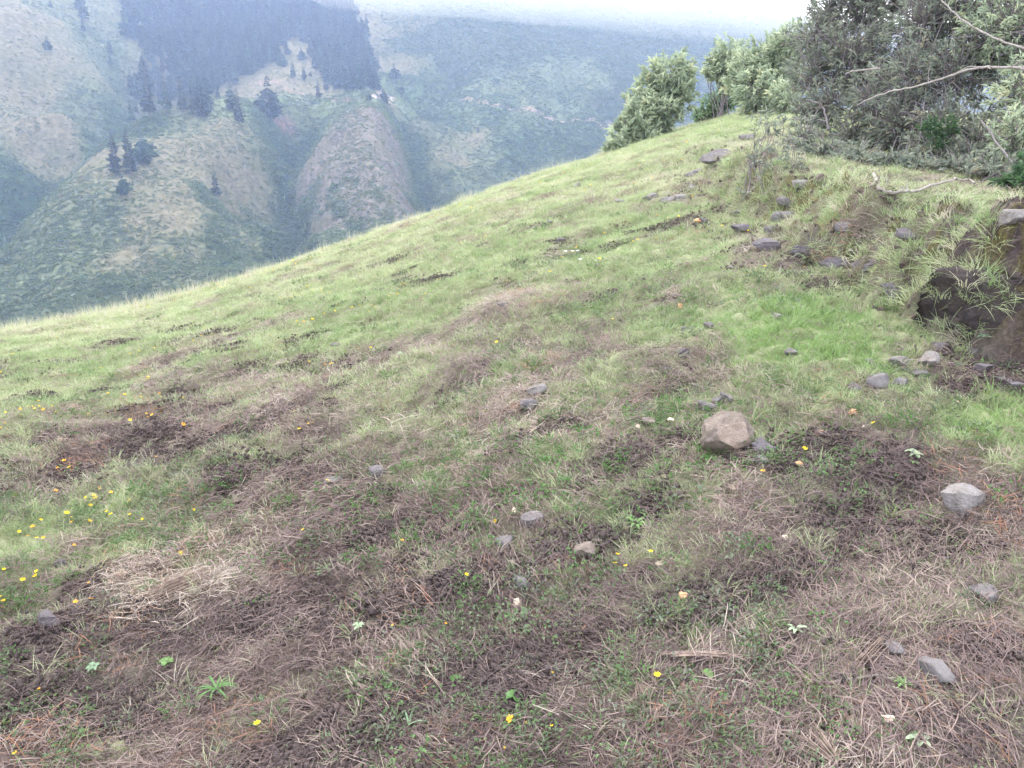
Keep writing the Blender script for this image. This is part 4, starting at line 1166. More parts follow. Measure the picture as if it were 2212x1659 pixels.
def stone_mesh(seed, w, d, h, kind, planes=11, sub=3, slab=0):
    g = np.random.default_rng(seed); V, F = ico(sub)
    N = norm(g.normal(size=(planes, 3))); N[0] = norm(np.array([g.normal(0, .25), g.normal(0, .25), 1])); dd = g.uniform(.34, .82, planes)
    for nn, q in zip(N, dd):
        s = V @ nn; V = V - np.maximum(s - q, 0)[:, None] * nn
    V = V + norm(V) * ((vnoise(V[:, 0] * 4 + seed, V[:, 1] * 4 + V[:, 2] * 3, seed) - .5) * .06)[:, None]
    if kind in ('mossy', 'dark'): V = V * (1 + (fbm(V[:, 0] * 3 + seed, V[:, 1] * 2 + V[:, 2] * 3.3, 5, seed, .68) - .5) * .6 - np.abs(fbm(V[:, 0] * 7, V[:, 2] * 4 + V[:, 1] * 3, 3, seed + 5) - .5) * .25)[:, None]
    V = V / (V.max(0) - V.min(0)); V = V - (V.max(0) + V.min(0)) / 2
    a = g.normal(0, .25); ca, sa = math.cos(a), math.sin(a)
    V = V * np.array([w, d, h])
    me = mk_mesh('stone', V, F, M_ROCK[kind]); return me
STONES = [ # px centre, py of the foot, width px, height px, colour, planes, label
 (1566, 990, 116, 92, 'tan', 9, 'big broken tan boulder in the turf right of centre'),
 (1648, 985, 54, 36, 'dark', 8, 'dark stone tucked against the right side of the big boulder'),
 (1642, 1003, 34, 15, 'mauve', 8, 'small flat bluish stone below the dark stone beside the boulder'),
 (1160, 856, 44, 27, 'pale', 9, 'pale blocky stone in the middle of the slope'),
 (1140, 892, 46, 28, 'grey', 8, 'weathered grey stone just below the pale blocky one'),
 (1402, 924, 38, 22, 'tan', 9, 'rounded tan stone up and left of the big boulder'),
 (1527, 892, 44, 26, 'grey', 8, 'grey slanting stone behind the big boulder'),
 (1568, 872, 30, 24, 'grey', 9, 'upright small stone on top of the group behind the boulder'),
 (1547, 876, 22, 18, 'dark', 8, 'dark little stone wedged between the two behind the boulder'),
 (2072, 1122, 92, 74, 'pale', 8, 'large pale stone on the right, rounded above and pointed below'),
 (818, 1037, 42, 30, 'grey', 7, 'square stone with a dark right side left of centre'),
 (722, 1052, 46, 18, 'pale', 9, 'low whitish stone beside a yellow flower, left of centre'),
 (1150, 1142, 56, 28, 'grey', 7, 'wedge shaped grey stone in the centre of the slope'),
 (1088, 1188, 44, 28, 'grey', 9, 'rounded grey stone left of the wedge shaped one'),
 (1262, 1222, 52, 46, 'tan', 8, 'pinkish upright stone above the cluster of yellow flowers'),
 (1128, 1274, 38, 30, 'mauve', 7, 'small mauve block near the centre of the foreground'),
 (2018, 1484, 98, 54, 'mauve', 6, 'flat purple slab tilted in the lower right'),
 (1932, 1420, 56, 28, 'mauve', 6, 'small flat slab above the purple slab'),
 (108, 1360, 50, 38, 'dark', 7, 'squarish stone half sunk in dry grass on the left'),
 (2116, 1306, 66, 42, 'mauve', 7, 'dull blocky stone at the right edge, half buried'),
 (130, 1226, 30, 20, 'grey', 8, 'bluish grey stone in the green patch on the left'),
 (1677, 694, 28, 17, 'pale', 9, 'rounded pale stone in the bright green grass'),
 (1709, 768, 30, 14, 'grey', 7, 'flat stone lying below the bright green patch'),
 (1893, 842, 46, 34, 'mauve', 9, 'bluish lumpy stone at the foot of the green patch'),
 (1845, 846, 34, 18, 'grey', 9, 'low stone left of the bluish lumpy stone'),
 (1940, 838, 40, 20, 'grey', 9, 'smooth stone right of the bluish lumpy stone'),
 (2004, 796, 44, 36, 'pale', 7, 'leaning triangular stone near the earth bank'),
 (1942, 798, 46, 26, 'pale', 8, 'pale rubble stone left of the leaning triangular one'),
 (1880, 796, 30, 20, 'grey', 8, 'small grey stone at the left of the rubble by the bank'),
 (1985, 816, 42, 16, 'mauve', 8, 'low stone in front of the leaning triangular one'),
 (2100, 768, 26, 16, 'mauve', 8, 'small bluish stone at the foot of the mossy bank'),
 (2176, 850, 70, 30, 'dark', 8, 'dark earthy boulder at the right edge'),
 (2120, 812, 40, 26, 'dark', 8, 'dark clod of stone left of the earthy boulder'),
 (1702, 446, 48, 20, 'mauve', 7, 'grey rock ledge in the bank below the large bush'),
 (1722, 412, 46, 26, 'pale', 8, 'pale broken rock among roots under the large bush'),
 (1775, 396, 30, 20, 'tan', 8, 'reddish broken rock right of the pale one under the bush'),
 (1545, 352, 64, 28, 'mauve', 8, 'grey outcrop on the brow left of the thin sapling'),
 (1612, 305, 34, 14, 'grey', 7, 'flat stone in the grass behind the grey outcrop'),
 (2190, 492, 60, 38, 'pale', 8, 'smooth pale boulder on the bank top at the right edge'),
 (1475, 778, 26, 26, 'dark', 5, 'thin dark slab standing up in the grass'),
 (1440, 800, 28, 8, 'grey', 6, 'narrow grey splinter of stone below the standing slab'),
 (1085, 664, 24, 10, 'pale', 8, 'small pale stone in short grass at mid slope'),
 (1212, 524, 20, 10, 'mauve', 8, 'small bluish stone high in the grass'),
 (1248, 404, 12, 9, 'pale', 8, 'tiny white stone near the skyline'),
 (1340, 439, 26, 8, 'pale', 6, 'flat whitish stone with a dark shadow high on the slope'),
 (1396, 436, 20, 13, 'pale', 8, 'first pale stone at the left end of the stone row'),
 (1412, 432, 26, 14, 'pale', 8, 'second, larger pale stone of the stone row'),
 (1442, 438, 34, 12, 'pale', 8, 'long flat stone in the middle of the stone row'),
 (1470, 436, 26, 15, 'pale', 8, 'pale stone at the right end of the stone row'),
 (1495, 409, 14, 10, 'pale', 8, 'little white stone above the stone row'),
 (1519, 484, 20, 13, 'grey', 8, 'grey stone right of the orange dead fern'),
 (1578, 585, 16, 11, 'pale', 8, 'small white stone at the left foot of the bank'),
 (1463, 645, 24, 12, 'tan', 8, 'low brown stone in the middle grass'),
 (1290, 578, 11, 9, 'pale', 8, 'round white pebble beside the little white flowers'),
 (1188, 482, 12, 6, 'mauve', 8, 'tiny bluish pebble above the middle grass'),
 (725, 750, 22, 8, 'grey', 7, 'small grey stone lying in green grass left of centre'),
 (1620, 522, 22, 14, 'grey', 8, 'stone sticking out of the foot of the bank'),
 (1995, 470, 26, 14, 'tan', 8, 'orange tinted stone on the bank top'),
 (1480, 722, 20, 16, 'dark', 8, 'dark broken stone above the standing slab'),
 (1530, 712, 22, 16, 'mauve', 8, 'bluish broken stone right of the dark broken one'),
 (1780, 408, 16, 9, 'grey', 8, 'pebble below the reddish broken rock'),
 (985, 950, 20, 8, 'grey', 8, 'small stone half hidden in straw left of centre'),
 (1590, 470, 26, 18, 'grey', 8, 'grey stone set in the upper part of the bank'),
 (1665, 505, 30, 18, 'mauve', 8, 'bluish stone set in the bank near the foot of the sapling'),
 (1820, 500, 34, 20, 'grey', 8, 'grey stone sticking out of the middle bank'),
 (1905, 545, 30, 20, 'mauve', 8, 'bluish stone in the bank left of the dark earth face'),
 (2030, 760, 34, 20, 'grey', 8, 'rubble stone at the foot of the dark earth face'),
 (2065, 800, 30, 18, 'mauve', 8, 'rubble stone right of the leaning triangular one'),
 (1955, 765, 24, 14, 'dark', 8, 'dark rubble stone behind the pale rubble stone'),
 (1655, 545, 60, 26, 'dark', 7, 'dark ledge of rock low in the left part of the bank'),
 (1730, 560, 54, 30, 'dark', 7, 'dark ledge of rock under the root in the bank'),
 (1800, 590, 60, 34, 'dark', 7, 'dark rock step at the foot of the middle bank'),
 (1870, 600, 64, 40, 'dark', 7, 'dark rock step left of the big mossy earth face'),
 (1930, 650, 60, 36, 'dark', 7, 'dark rock tucked under the left edge of the big mossy earth face'),
 (1600, 505, 44, 20, 'dark', 7, 'small dark ledge in the upper part of the bank'),
 (1500, 385, 44, 20, 'dark', 7, 'dark broken turf edge stone left of the sapling'),
 (1690, 480, 46, 22, 'grey', 7, 'grey ledge in the bank above the dark ledges'),
 (1960, 520, 50, 24, 'dark', 7, 'dark ledge high in the bank beside the fallen branch'),
 (2110, 742, 270, 205, 'mossy', 8, 'big dark mossy earth face leaning at the right edge')]
M_ROCK['fresh'] = plain_mat('stone_fresh_break', (.20, .15, .12), (.31, .24, .20), 30, .9, 1, .006)
def boulder_mesh(w, d, h):
    """rounded weathered back and left, two fresh breaks facing down the slope and an undercut foot"""
    V, F = ico(5)
    cuts = [((-.62, -.25, .74), .74, 0), ((-.93, -.2, .1), .80, 0), ((-.55, -.80, .22), .72, 0), ((.1, -.45, .89), .66, 0), ((.35, -.80, .45), .50, 1), ((.62, -.72, -.1), .60, 1),
            ((.86, -.2, .42), .74, 0), ((.95, .1, -.2), .80, 0), ((-.15, -.75, -.62), .52, 0), ((.2, .9, .3), .75, 0), ((.55, -.5, -.62), .62, 0)]
    tagv = np.full(len(V), 0)
    for nn, q, k in cuts:
        nn = np.array(nn); nn = nn / np.linalg.norm(nn); s = V @ nn; m = s > q
        V = V - np.maximum(s - q, 0)[:, None] * nn; tagv[m] = k
    V = V + norm(V) * ((fbm(V[:, 0] * 3.5 + 9, V[:, 1] * 3.5 + V[:, 2] * 4, 4, 5) - .5) * .12)[:, None]
    V = V / (V.max(0) - V.min(0)) * np.array([w, d, h]); V = V - (V.max(0) + V.min(0)) / 2
    me = mk_mesh('boulder', V, F, M_ROCK['tan']); me.materials.append(M_ROCK['fresh'])
    me.polygons.foreach_set('material_index', (tagv[F].sum(1) >= 2).astype(np.int32)); return me
for i, (px, py, wp, hp, kd, pl, lab) in enumerate(STONES):
    p = gpt(px, py - hp * .10)
    if p is None: continue
    t = p[1]; w = wp * t / FPX * 1.05; h = hp * t / FPX * 1.0; dpt = w * (.8 if hp > wp * .4 else .75)
    vdir = norm(np.array([p[0], p[1], 0.]))
    c = p + vdir * dpt * .38
    o = link('boulder' if i == 0 else 'stone', boulder_mesh(w, dpt, h * 1.3) if i == 0 else stone_mesh(900 + i, w, dpt, h * 1.2, kd, pl, 5 if wp > 150 else 4 if wp > 50 else 3), None, (c[0], c[1], p[2] + h * (.12 if wp > 150 else .33)))
    o.rotation_euler = (0, 0, -math.atan2(vdir[0], vdir[1]))
    tag(o, lab, 'boulder' if i == 0 else ('earth bank' if wp > 150 else 'stone'), None if wp > 150 else 'stones on the slope')
    if wp > 150:
        o.name = 'earth_face'
        gq = np.random.default_rng(5); mv_ = o.data; co = np.empty(len(mv_.vertices) * 3); mv_.vertices.foreach_get('co', co); co = co.reshape(-1, 3)
        nr_ = np.empty(len(mv_.vertices) * 3); mv_.vertices.foreach_get('normal', nr_); nr_ = nr_.reshape(-1, 3)
        sel_ = np.where((gq.uniform(0, 1, len(co)) < np.where(co[:, 2] > co[:, 2].max() * .45, .05, .004)) & (nr_[:, 1] < .5))[0]
        R_ = o.rotation_euler.to_matrix(); W3 = co[sel_] @ np.array(R_).T + np.array(o.location); m_ = len(sel_)
        scatter('overhanging_grass', W3 - [0, 0, .01], np.stack([gq.uniform(.2, 1.0, m_), gq.normal(0, .4, m_), gq.uniform(-.6, .6, m_)], 1), gq.uniform(.25, .75, m_), gq.integers(0, 4, m_), np.clip(gq.normal(.4, .2, m_), 0, 1), bv)

print('stones', round(time.time() - T0, 1))
# ------------------------------------------------------------------ yellow flowers
def simple_mat(name, c, rough=.6, trans=0.):
    m, n, l = new_mat(name)
    out = n.new('ShaderNodeOutputMaterial'); pb = n.new('ShaderNodeBsdfPrincipled')
    tc = n.new('ShaderNodeTexCoord').outputs['Object']
    f = noise(n, l, tc, 120, 3)
    l.new(mixc(n, l, f, tuple(v * .8 for v in c), tuple(min(1, v * 1.15) for v in c)), pb.inputs['Base Color'])
    pb.inputs['Roughness'].default_value = rough; pb.inputs['Specular IOR Level'].default_value = .2
    l.new(pb.outputs['BSDF'], out.inputs['Surface'])
    if trans:
        tr = n.new('ShaderNodeBsdfTranslucent'); tr.inputs['Color'].default_value = rgb(c)
        mx = n.new('ShaderNodeMixShader'); mx.inputs['Fac'].default_value = trans
        l.new(pb.outputs['BSDF'], mx.inputs[1]); l.new(tr.outputs['BSDF'], mx.inputs[2]); l.new(mx.outputs['Shader'], out.inputs['Surface'])
    return m
M_YEL = simple_mat('petal_yellow', (.88, .62, .03), trans=.3)
M_ORA = simple_mat('petal_orange', (.86, .42, .04), trans=.3)
M_CEN = simple_mat('flower_centre', (.55, .30, .02))
M_STEM = simple_mat('flower_stem', (.12, .20, .06))
M_WHT = simple_mat('petal_white', (.80, .78, .80), trans=.3)
FL = {(0, 1): [(120,1405),(510,1353),(490,1250),(10,1562),(880,1525),(1340,1355),(1675,1293),(1765,1180),(1745,1250),(1700,940),(1780,850),(1855,840),(1875,800),(1920,835),(1895,815),(1955,795),(1550,910),(1520,935),(1640,885),(1755,885),(1210,1000),(1280,1000),(1090,1045),(1285,1610),(1280,1635),(2165,845),(2120,740),(1990,790),(1130,1405),(1185,1410),(1205,1390)],
 (1, 1): [(60,710),(95,690),(125,690),(150,685),(200,660),(225,638),(295,595),(320,600),(350,615),(375,600),(345,625),(285,640),(315,635),(470,575),(445,640),(690,540),(1295,290),(1360,280),(1350,310),(1397,258),(1463,250),(1510,235),(1570,205),(1660,150),(1660,210),(1740,140),(1765,120),(1860,150),(1845,70),(1925,85),(2075,168),(1775,440),(1985,380),(1240,605),(555,825),(565,845),(490,855),(580,865),(440,815),(312,875),(345,885),(262,900),(210,925),(310,918),(640,870),(705,985),(590,1020),(592,1055),(685,1038),(835,1010),(900,988),(1005,985),(1035,1000),(975,1035),(1130,940),(1152,908),(1222,895),(1252,810),(1283,805),(1330,745),(1570,765),(1468,885),(358,1125),(415,1130),(378,1155),(490,1110),(128,1245),(885,1370),(993,1355),(460,1475),(600,1510),(650,1490),(2080,1325),(2165,775)],
 (2, 1): [(70,82),(408,35),(40,215),(590,5),(625,5),(1255,200),(1345,225),(1440,215),(1555,40),(1815,300),(1245,402),(1045,428),(1080,420),(797,368),(558,483),(530,525),(755,590),(428,575),(330,700),(2010,728),(2105,700),(2038,350),(868,1137),(503,1328),(2180,660)],
 (3, 1): [(615,105),(185,668),(310,675)],
 (2, 0): [(2055,975),(1785,1140),(1750,1090),(1890,1095),(1825,1045),(1510,1237),(1432,1280),(1350,1375),(1465,1395),(1605,1300),(1310,1400),(1130,1395),(1100,1440),(935,1478),(905,1320),(940,1325),(765,1365),(620,1435),(690,1430),(560,1465),(585,1440),(500,1480),(445,1490),(265,1530),(410,1560),(595,1550),(245,1585),(675,1610),(785,1610),(990,1600),(1060,1600),(1210,1560),(1620,1580),(1710,1615),(1105,1645)],
 (3, 0): [(330,940),(260,1080),(385,970)],
 (0, 2): [(1085,105),(945,105),(1225,130),(1285,140),(1385,98),(1395,125),(1590,135),(340,165),(345,205),(460,202),(380,240),(305,222),(285,210),(250,220),(185,240),(190,273),(500,260),(57,262),(58,360),(10,390),(770,283),(1210,268),(1270,280),(1280,302),(1320,282),(1400,253),(1130,330),(1590,375),(565,688),(505,748),(605,742),(1350,650),(493,948),(140,985),(865,915),(870,942),(968,970),(822,997),(833,1020),(750,1013),(1125,1030),(790,1088),(588,1138),(932,1130),(965,1148),(625,1180),(632,1218),(785,1220),(1130,1170),(1240,1205),(365,1208),(295,1270),(178,1312),(255,1350),(330,1370),(380,1357),(650,1412),(1570,1113),(1678,1113),(1570,1502),(50,1655)],
 (1, 2): [(332,248),(492,348),(453,372),(378,405),(623,885),(410,1305),(1268,1411),(2062,1243)],
 (2, 2): [(907,1553),(1195,1527),(887,1637),(977,1650),(2158,820)],
 (3, 2): [(300,640),(900,383)],
 (0, 3): [(330,18),(213,80),(325,68),(10,240),(50,268),(785,122),(800,258),(672,292),(355,1038),(155,1618)],
 (1, 3): [(1820,60),(1643,458),(1185,493),(22,1362),(2195,1320),(2150,1558)],
 (2, 3): [(1247,962),(1357,1082),(350,903),(117,1325),(345,1357)]}
NAMED = {  # tile and spot -> own label
 ((1,2),(410,1305)): 'wide open yellow flower at the end of the forked grey twig', ((1,3),(1820,60)): 'yellow flower seen from the side on a leaning stem, foreground centre',
 ((2,3),(1247,962)): 'bright yellow flower alone in the litter at the lower right', ((1,3),(22,1362)): 'small flat yellow flower near the bottom left of centre',
 ((1,3),(2195,1320)): 'orange yellow flower leaning low at the bottom centre', ((1,2),(1268,1411)): 'low orange yellow flower left of the foreground stones',
 ((1,2),(623,885)): 'yellow flower in front of the low whitish stone', ((1,2),(2062,1243)): 'yellow flower above the rounded grey stone',
 ((2,2),(907,1553)): 'left upper flower of the four below the pinkish stone', ((2,2),(1195,1527)): 'right upper flower of the four below the pinkish stone',
 ((2,2),(887,1637)): 'left lower flower of the four below the pinkish stone', ((2,2),(977,1650)): 'right lower flower of the four below the pinkish stone',
 ((3,2),(300,640)): 'yellow flower in front of the bluish stone right of the boulder', ((3,2),(900,383)): 'yellow flower in the pale grass above the large pale stone',
 ((1,3),(1643,458)): 'half closed orange bud in the brown litter, foreground centre', ((1,3),(1185,493)): 'dull yellow bud among grey leaves in the foreground',
 ((2,3),(1357,1082)): 'tiny yellow bud just below the bright lone flower', ((2,3),(350,903)): 'pale yellow bud on a dry stem, lower centre',
 ((2,3),(117,1325)): 'tiny yellow bud at the bottom near the broad leaved weeds', ((2,3),(345,1357)): 'second tiny yellow bud right of the broad leaved weeds',
 ((1,3),(2150,1558)): 'tiny yellow bud right of the dark burrow', ((0,3),(355,1038)): 'tiny orange bud in dark litter at the lower left',
 ((0,3),(155,1618)): 'orange speck of a flower in the bottom left corner', ((0,3),(785,122)): 'orange flower beside the pale straw heap on the left',
 ((0,3),(800,258)): 'small orange flower below the straw heap, right of its neighbour', ((0,3),(672,292)): 'small orange flower below the straw heap, left of its neighbour',
 ((0,3),(50,268)): 'large yellow flower cut by the left edge of the view', ((0,3),(10,240)): 'flower just above the large one at the left edge',
 ((0,3),(213,80)): 'drooping yellow flower at the lower edge of the green patch', ((0,3),(330,18)): 'upright yellow flower at the lower edge of the green patch',
 ((0,3),(325,68)): 'small yellow flower under the upright one at the green patch', ((0,2),(50,1655)): 'yellow flower high at the left edge of the green patch',
 ((3,1),(615,105)): 'yellow flower on the bank below the large bush', ((3,1),(185,668)): 'larger of two yellow flowers at the foot of the bank', ((3,1),(310,675)): 'smaller of two yellow flowers at the foot of the bank',
 ((2,1),(868,1137)): 'bright yellow flower alone in the middle grass', ((2,1),(503,1328)): 'yellow flower in thin grass below the middle slope', ((1,1),(2080,1325)): 'yellow flower on the brown patch in the middle of the slope',
 ((2,1),(2010,728)): 'yellow flower at the tip of the bright green grass', ((2,2),(2158,820)): 'small orange flower below the bluish flat stone', ((3,0),(330,940)): 'larger yellow flower in the sunny gap behind the sapling'}
def petal_vf(g, nt, L, W, tilt):
    Vs, Fs = [], []
    for k in range(nt):
        a = k / nt * 6.283 + g.normal(0, .12)
        d = np.array([math.cos(a), math.sin(a), tilt + g.normal(0, .1)]); s = np.array([-math.sin(a), math.cos(a), 0])
        up = np.array([0, 0, 1.]); l = L * g.uniform(.85, 1.1)
        P = [d * l * .12, d * l * .5 + s * W * .5 - up * W * .08, d * l * .88 + s * W * .4, d * l * 1.0, d * l * .88 - s * W * .4, d * l * .5 - s * W * .5 - up * W * .08, d * l * .55 + up * W * .1]
        Vs.append(np.array(P)); Fs.append(np.array([[0, 6, 1], [1, 6, 2], [2, 6, 3], [3, 6, 4], [4, 6, 5], [5, 6, 0]]))
    return Vs, Fs
def flower_meshes(seed, mat, nt=8, tilt=.35):
    g = np.random.default_rng(seed)
    Vs, Fs = petal_vf(g, nt, .5, .26, tilt)
    whole_V = np.concatenate(Vs); whole_F = np.concatenate([f + 7 * i for i, f in enumerate(Fs)])
    pets = [mk_mesh('petal', v, f, mat) for v, f in zip(Vs, Fs)]
    V, F = ico(1); cen = mk_mesh('flower_centre', V * np.array([.11, .11, .07]) + [0, 0, .06], F, M_CEN, True)
    me = mk_mesh('bloom', whole_V, whole_F, mat)
    # bloom with its stalk, for the small ones
    L = [(0, 0, 0), (.1, .04, -1.0), (.12, .1, -2.2)]
    tv, tf = tubes([L], [[.035, .035, .04]], 3); tf3 = np.concatenate([tf[:, [0, 1, 2]], tf[:, [0, 2, 3]]])
    cv_, cf = V * np.array([.11, .11, .07]) + [0, 0, .06], F
    allV = np.concatenate([whole_V, cv_, tv]); allF = np.concatenate([whole_F, cf + len(whole_V), tf3 + len(whole_V) + len(cv_)])
    sm = mk_mesh('small_flower', allV, allF, mat); sm.materials.append(M_CEN); sm.materials.append(M_STEM)
    mi = np.concatenate([np.zeros(len(whole_F)), np.ones(len(cf)), np.full(len(tf3), 2)]).astype(np.int32)
    sm.polygons.foreach_set('material_index', mi)
    return pets, cen, sm
FM = [flower_meshes(s, m, nt, ti) for s, m, nt, ti in ((1, M_YEL, 8, .3), (2, M_YEL, 7, .7), (3, M_ORA, 8, .4), (4, M_YEL, 6, 1.1))]
def zone(px, py, t):
    ridge = np.interp(px, [q[0] for q in RIDGE], [q[1] for q in RIDGE])
    if px < 1310 and py < ridge + 22:
        if px < 450: return 'tiny yellow flower on the lower left stretch of the ridge line'
        if px < 560: return 'tiny yellow flower in the dense drift on the ridge line, left'
        if px < 700: return 'tiny orange yellow flower in the thick ridge drift at mid left'
        return 'tiny yellow flower on the ridge line left of the lone shrub'
    if px > 1280 and py < 420:
        return 'tiny yellow flower near the foot of the lone shrub' if px < 1420 else 'tiny yellow flower on the brow between the shrub and the sapling'
    if px < 140 and py < 930: return 'yellow flower in the loose drift at the left edge, above the straw'
    if px < 420 and py < 960: return 'yellow flower along the edge between green grass and brown litter, left'
    if px < 330 and py > 1040: return 'yellow flower in the green patch at the left edge'
    if px < 420: return 'yellow flower scattered in the brown litter on the left'
    if px < 760 and py < 720: return 'yellow flower in the grass below the ridge drift, left'
    if px < 760: return 'yellow flower in the straw between the left grass and the middle'
    if px < 1000: return 'small yellow flower in the green middle slope beside dark furrows'
    return 'small yellow flower high in the grass right of the middle'
g = np.random.default_rng(77)
cnt = 0
for (tc_, tr_), pts in FL.items():
    for (zx, zy) in pts:
        px, py = 553 * tc_ + zx / 4, 414.75 * tr_ + zy / 4
        p = gpt(px, min(py + 5, 1655))
        if p is None: continue
        t = p[1]
        own = NAMED.get(((tc_, tr_), (zx, zy)))
        dia = float(np.interp(t, [1.5, 4, 9, 14], [.018, .020, .023, .027])) * g.uniform(.65, 1.15)
        if own and 'bud' in own: dia *= .5
        if own and 'speck' in own: dia *= .6
        k = 2 if (own and 'orange' in own) or (not own and g.uniform() < .25) else (1 if g.uniform() < .35 else (3 if own and 'bud' in own else 0))
        pets, cen, sm = FM[k]
        up = .02 + .012 * g.uniform() + (0.02 if t > 8 else 0)
        loc = Vector((p[0], p[1], p[2] + up))
        rot = (g.normal(.25, .25), g.normal(0, .25), g.uniform(0, 6.28))
        grp = 'yellow flowers on the slope'
        if own and t < 5.5 and 'bud' not in own:
            e = empty('yellow_flower', (p[0], p[1], p[2])); tag(e, own, 'flower', grp)
            for q in pets:
                o = link('petal', q, e); o.location = (0, 0, up + .01); o.scale = (dia,) * 3; o.rotation_euler = rot
            o = link('centre', cen, e); o.location = (0, 0, up + .01); o.scale = (dia,) * 3; o.rotation_euler = rot
            V, F = tubes([[(0.004, .003, -.01), (.002, 0, up * .5), (0, 0, up + .01)]], [[.0012, .001, .001]], 4)
            link('stem', mk_mesh('flower_stem', V, F, M_STEM), e)
        else:
            o = link('yellow_flower', sm, None, loc); o.scale = (dia,) * 3; o.rotation_euler = rot
            tag(o, own or zone(px, py, t), 'flower', grp)
        cnt += 1
for i, (px, py) in enumerate([(1221, 558), (1236, 557), (1247, 557), (1253, 576)]):
    p = gpt(px, py); o = link('white_flower', mk_mesh('white_flower', *[np.concatenate(q) if j == 0 else np.concatenate([f + 7 * i2 for i2, f in enumerate(q)]) for j, q in enumerate(petal_vf(g, 6, .5, .3, .5))], M_WHT), None, (p[0], p[1], p[2] + .05))
    o.scale = (.035,) * 3
    tag(o, ['little white flower at the left of the white group in the middle grass', 'second little white flower of the white group', 'little white flower at the right of the white group', 'low white flower below the white group'][i], 'flower', 'little white flowers')
print('flowers', cnt)

# ------------------------------------------------------------------ pale chips
M_CHIP = plain_mat('chip_pale', (.52, .38, .27), (.80, .68, .55), 60, .8, .4, .001)
M_CHIPO = plain_mat('chip_orange', (.45, .20, .09), (.66, .38, .22), 60, .8, .4, .001)
CHIPS = [(1118, 1312, 20, 22, 0, 'round pale chip with a notch, foreground centre'), (1476, 1295, 20, 18, 1, 'orange brown chip on a dry tuft, right of the foreground centre'),
 (1427, 1223, 22, 11, 0, 'oblong cream chip right of the four yellow flowers'), (1916, 1562, 30, 18, 0, 'forked orange white chip near the lower right corner'),
 (1435, 1034, 17, 8, 0, 'small oblong chip below the dark hollow'), (1378, 926, 12, 8, 0, 'square cream chip left of the rounded tan stone'),
 (1450, 910, 16, 7, 0, 'thin cream chip right of the rounded tan stone'), (1726, 1006, 20, 9, 1, 'orange chip under the bluish stone right of the boulder'),
 (1763, 1011, 15, 8, 0, 'pale pink chip right of the orange one by the boulder'), (1844, 898, 22, 14, 1, 'bright orange crumpled chip in green grass on the right'),
 (2044, 861, 11, 7, 0, 'pale pink chip in the grass near the bank, left of two'), (2068, 873, 9, 7, 0, 'pale pink chip in the grass near the bank, right of two'),
 (1694, 1168, 14, 12, 0, 'white chip left below the large pale stone'), (1772, 941, 19, 9, 1, 'dull orange chip above the pink chips'),
 (1581, 1059, 15, 9, 0, 'white chip below the boulder on the right'), (1111, 1110, 9, 14, 0, 'pinkish chip above the wedge shaped stone'),
 (1261, 1362, 12, 10, 1, 'orange chip in the litter right of the foreground centre'), (1866, 926, 9, 6, 0, 'pale chip beside the yellow flower above the large stone'),
 (1515, 481, 26, 9, 1, 'rust orange dead fern lying near the foot of the bank'), (1470, 668, 10, 12, 1, 'orange splinter in the middle grass')]
def chip_mesh(seed, w, h):
    g = np.random.default_rng(seed); nu, nv = 7, 4
    U, Vv = np.meshgrid(np.linspace(-1, 1, nu), np.linspace(-1, 1, nv))
    ed = 1 + g.normal(0, .08, U.shape)
    X = U * w / 2 * ed * (1 - .25 * Vv * g.uniform(-1, 1)); Yy = Vv * h / 2 * ed * (1 - .25 * U * U)
    Zz = -(U ** 2) * w * .18 + g.normal(0, w * .015, U.shape)
    th = w * .14
    top = np.stack([X.ravel(), Yy.ravel(), Zz.ravel() + th / 2], 1); bot = top - [0, 0, th]
    V = np.concatenate([top, bot]); N = nu * nv; F = []
    for j in range(nv - 1):
        for i in range(nu - 1):
            a = j * nu + i; F.append((a, a + 1, a + nu + 1, a + nu)); F.append((a + N, a + nu + N, a + nu + 1 + N, a + 1 + N))
    b = list(range(nu)) + [k * nu + nu - 1 for k in range(1, nv)] + [(nv - 1) * nu + k for k in range(nu - 2, -1, -1)] + [k * nu for k in range(nv - 2, 0, -1)]
    for i in range(len(b)): c, d = b[i], b[(i + 1) % len(b)]; F.append((c, c + N, d + N, d))
    return V, F
for i, (px, py, wp, hp, kd, lab) in enumerate(CHIPS):
    p = gpt(px, py); t = p[1]
    V, F = chip_mesh(i, wp * t / FPX, hp * t / FPX * 1.1)
    o = link('wood_chip', mk_mesh('wood_chip', V, F, M_CHIPO if kd else M_CHIP), None, (p[0], p[1], p[2] + hp * t / FPX * .45 + .004))
    o.rotation_euler = (g.uniform(.5, .9), g.normal(0, .3), g.normal(0, .3))
    tag(o, lab, 'wood chip', 'pale chips on the slope')

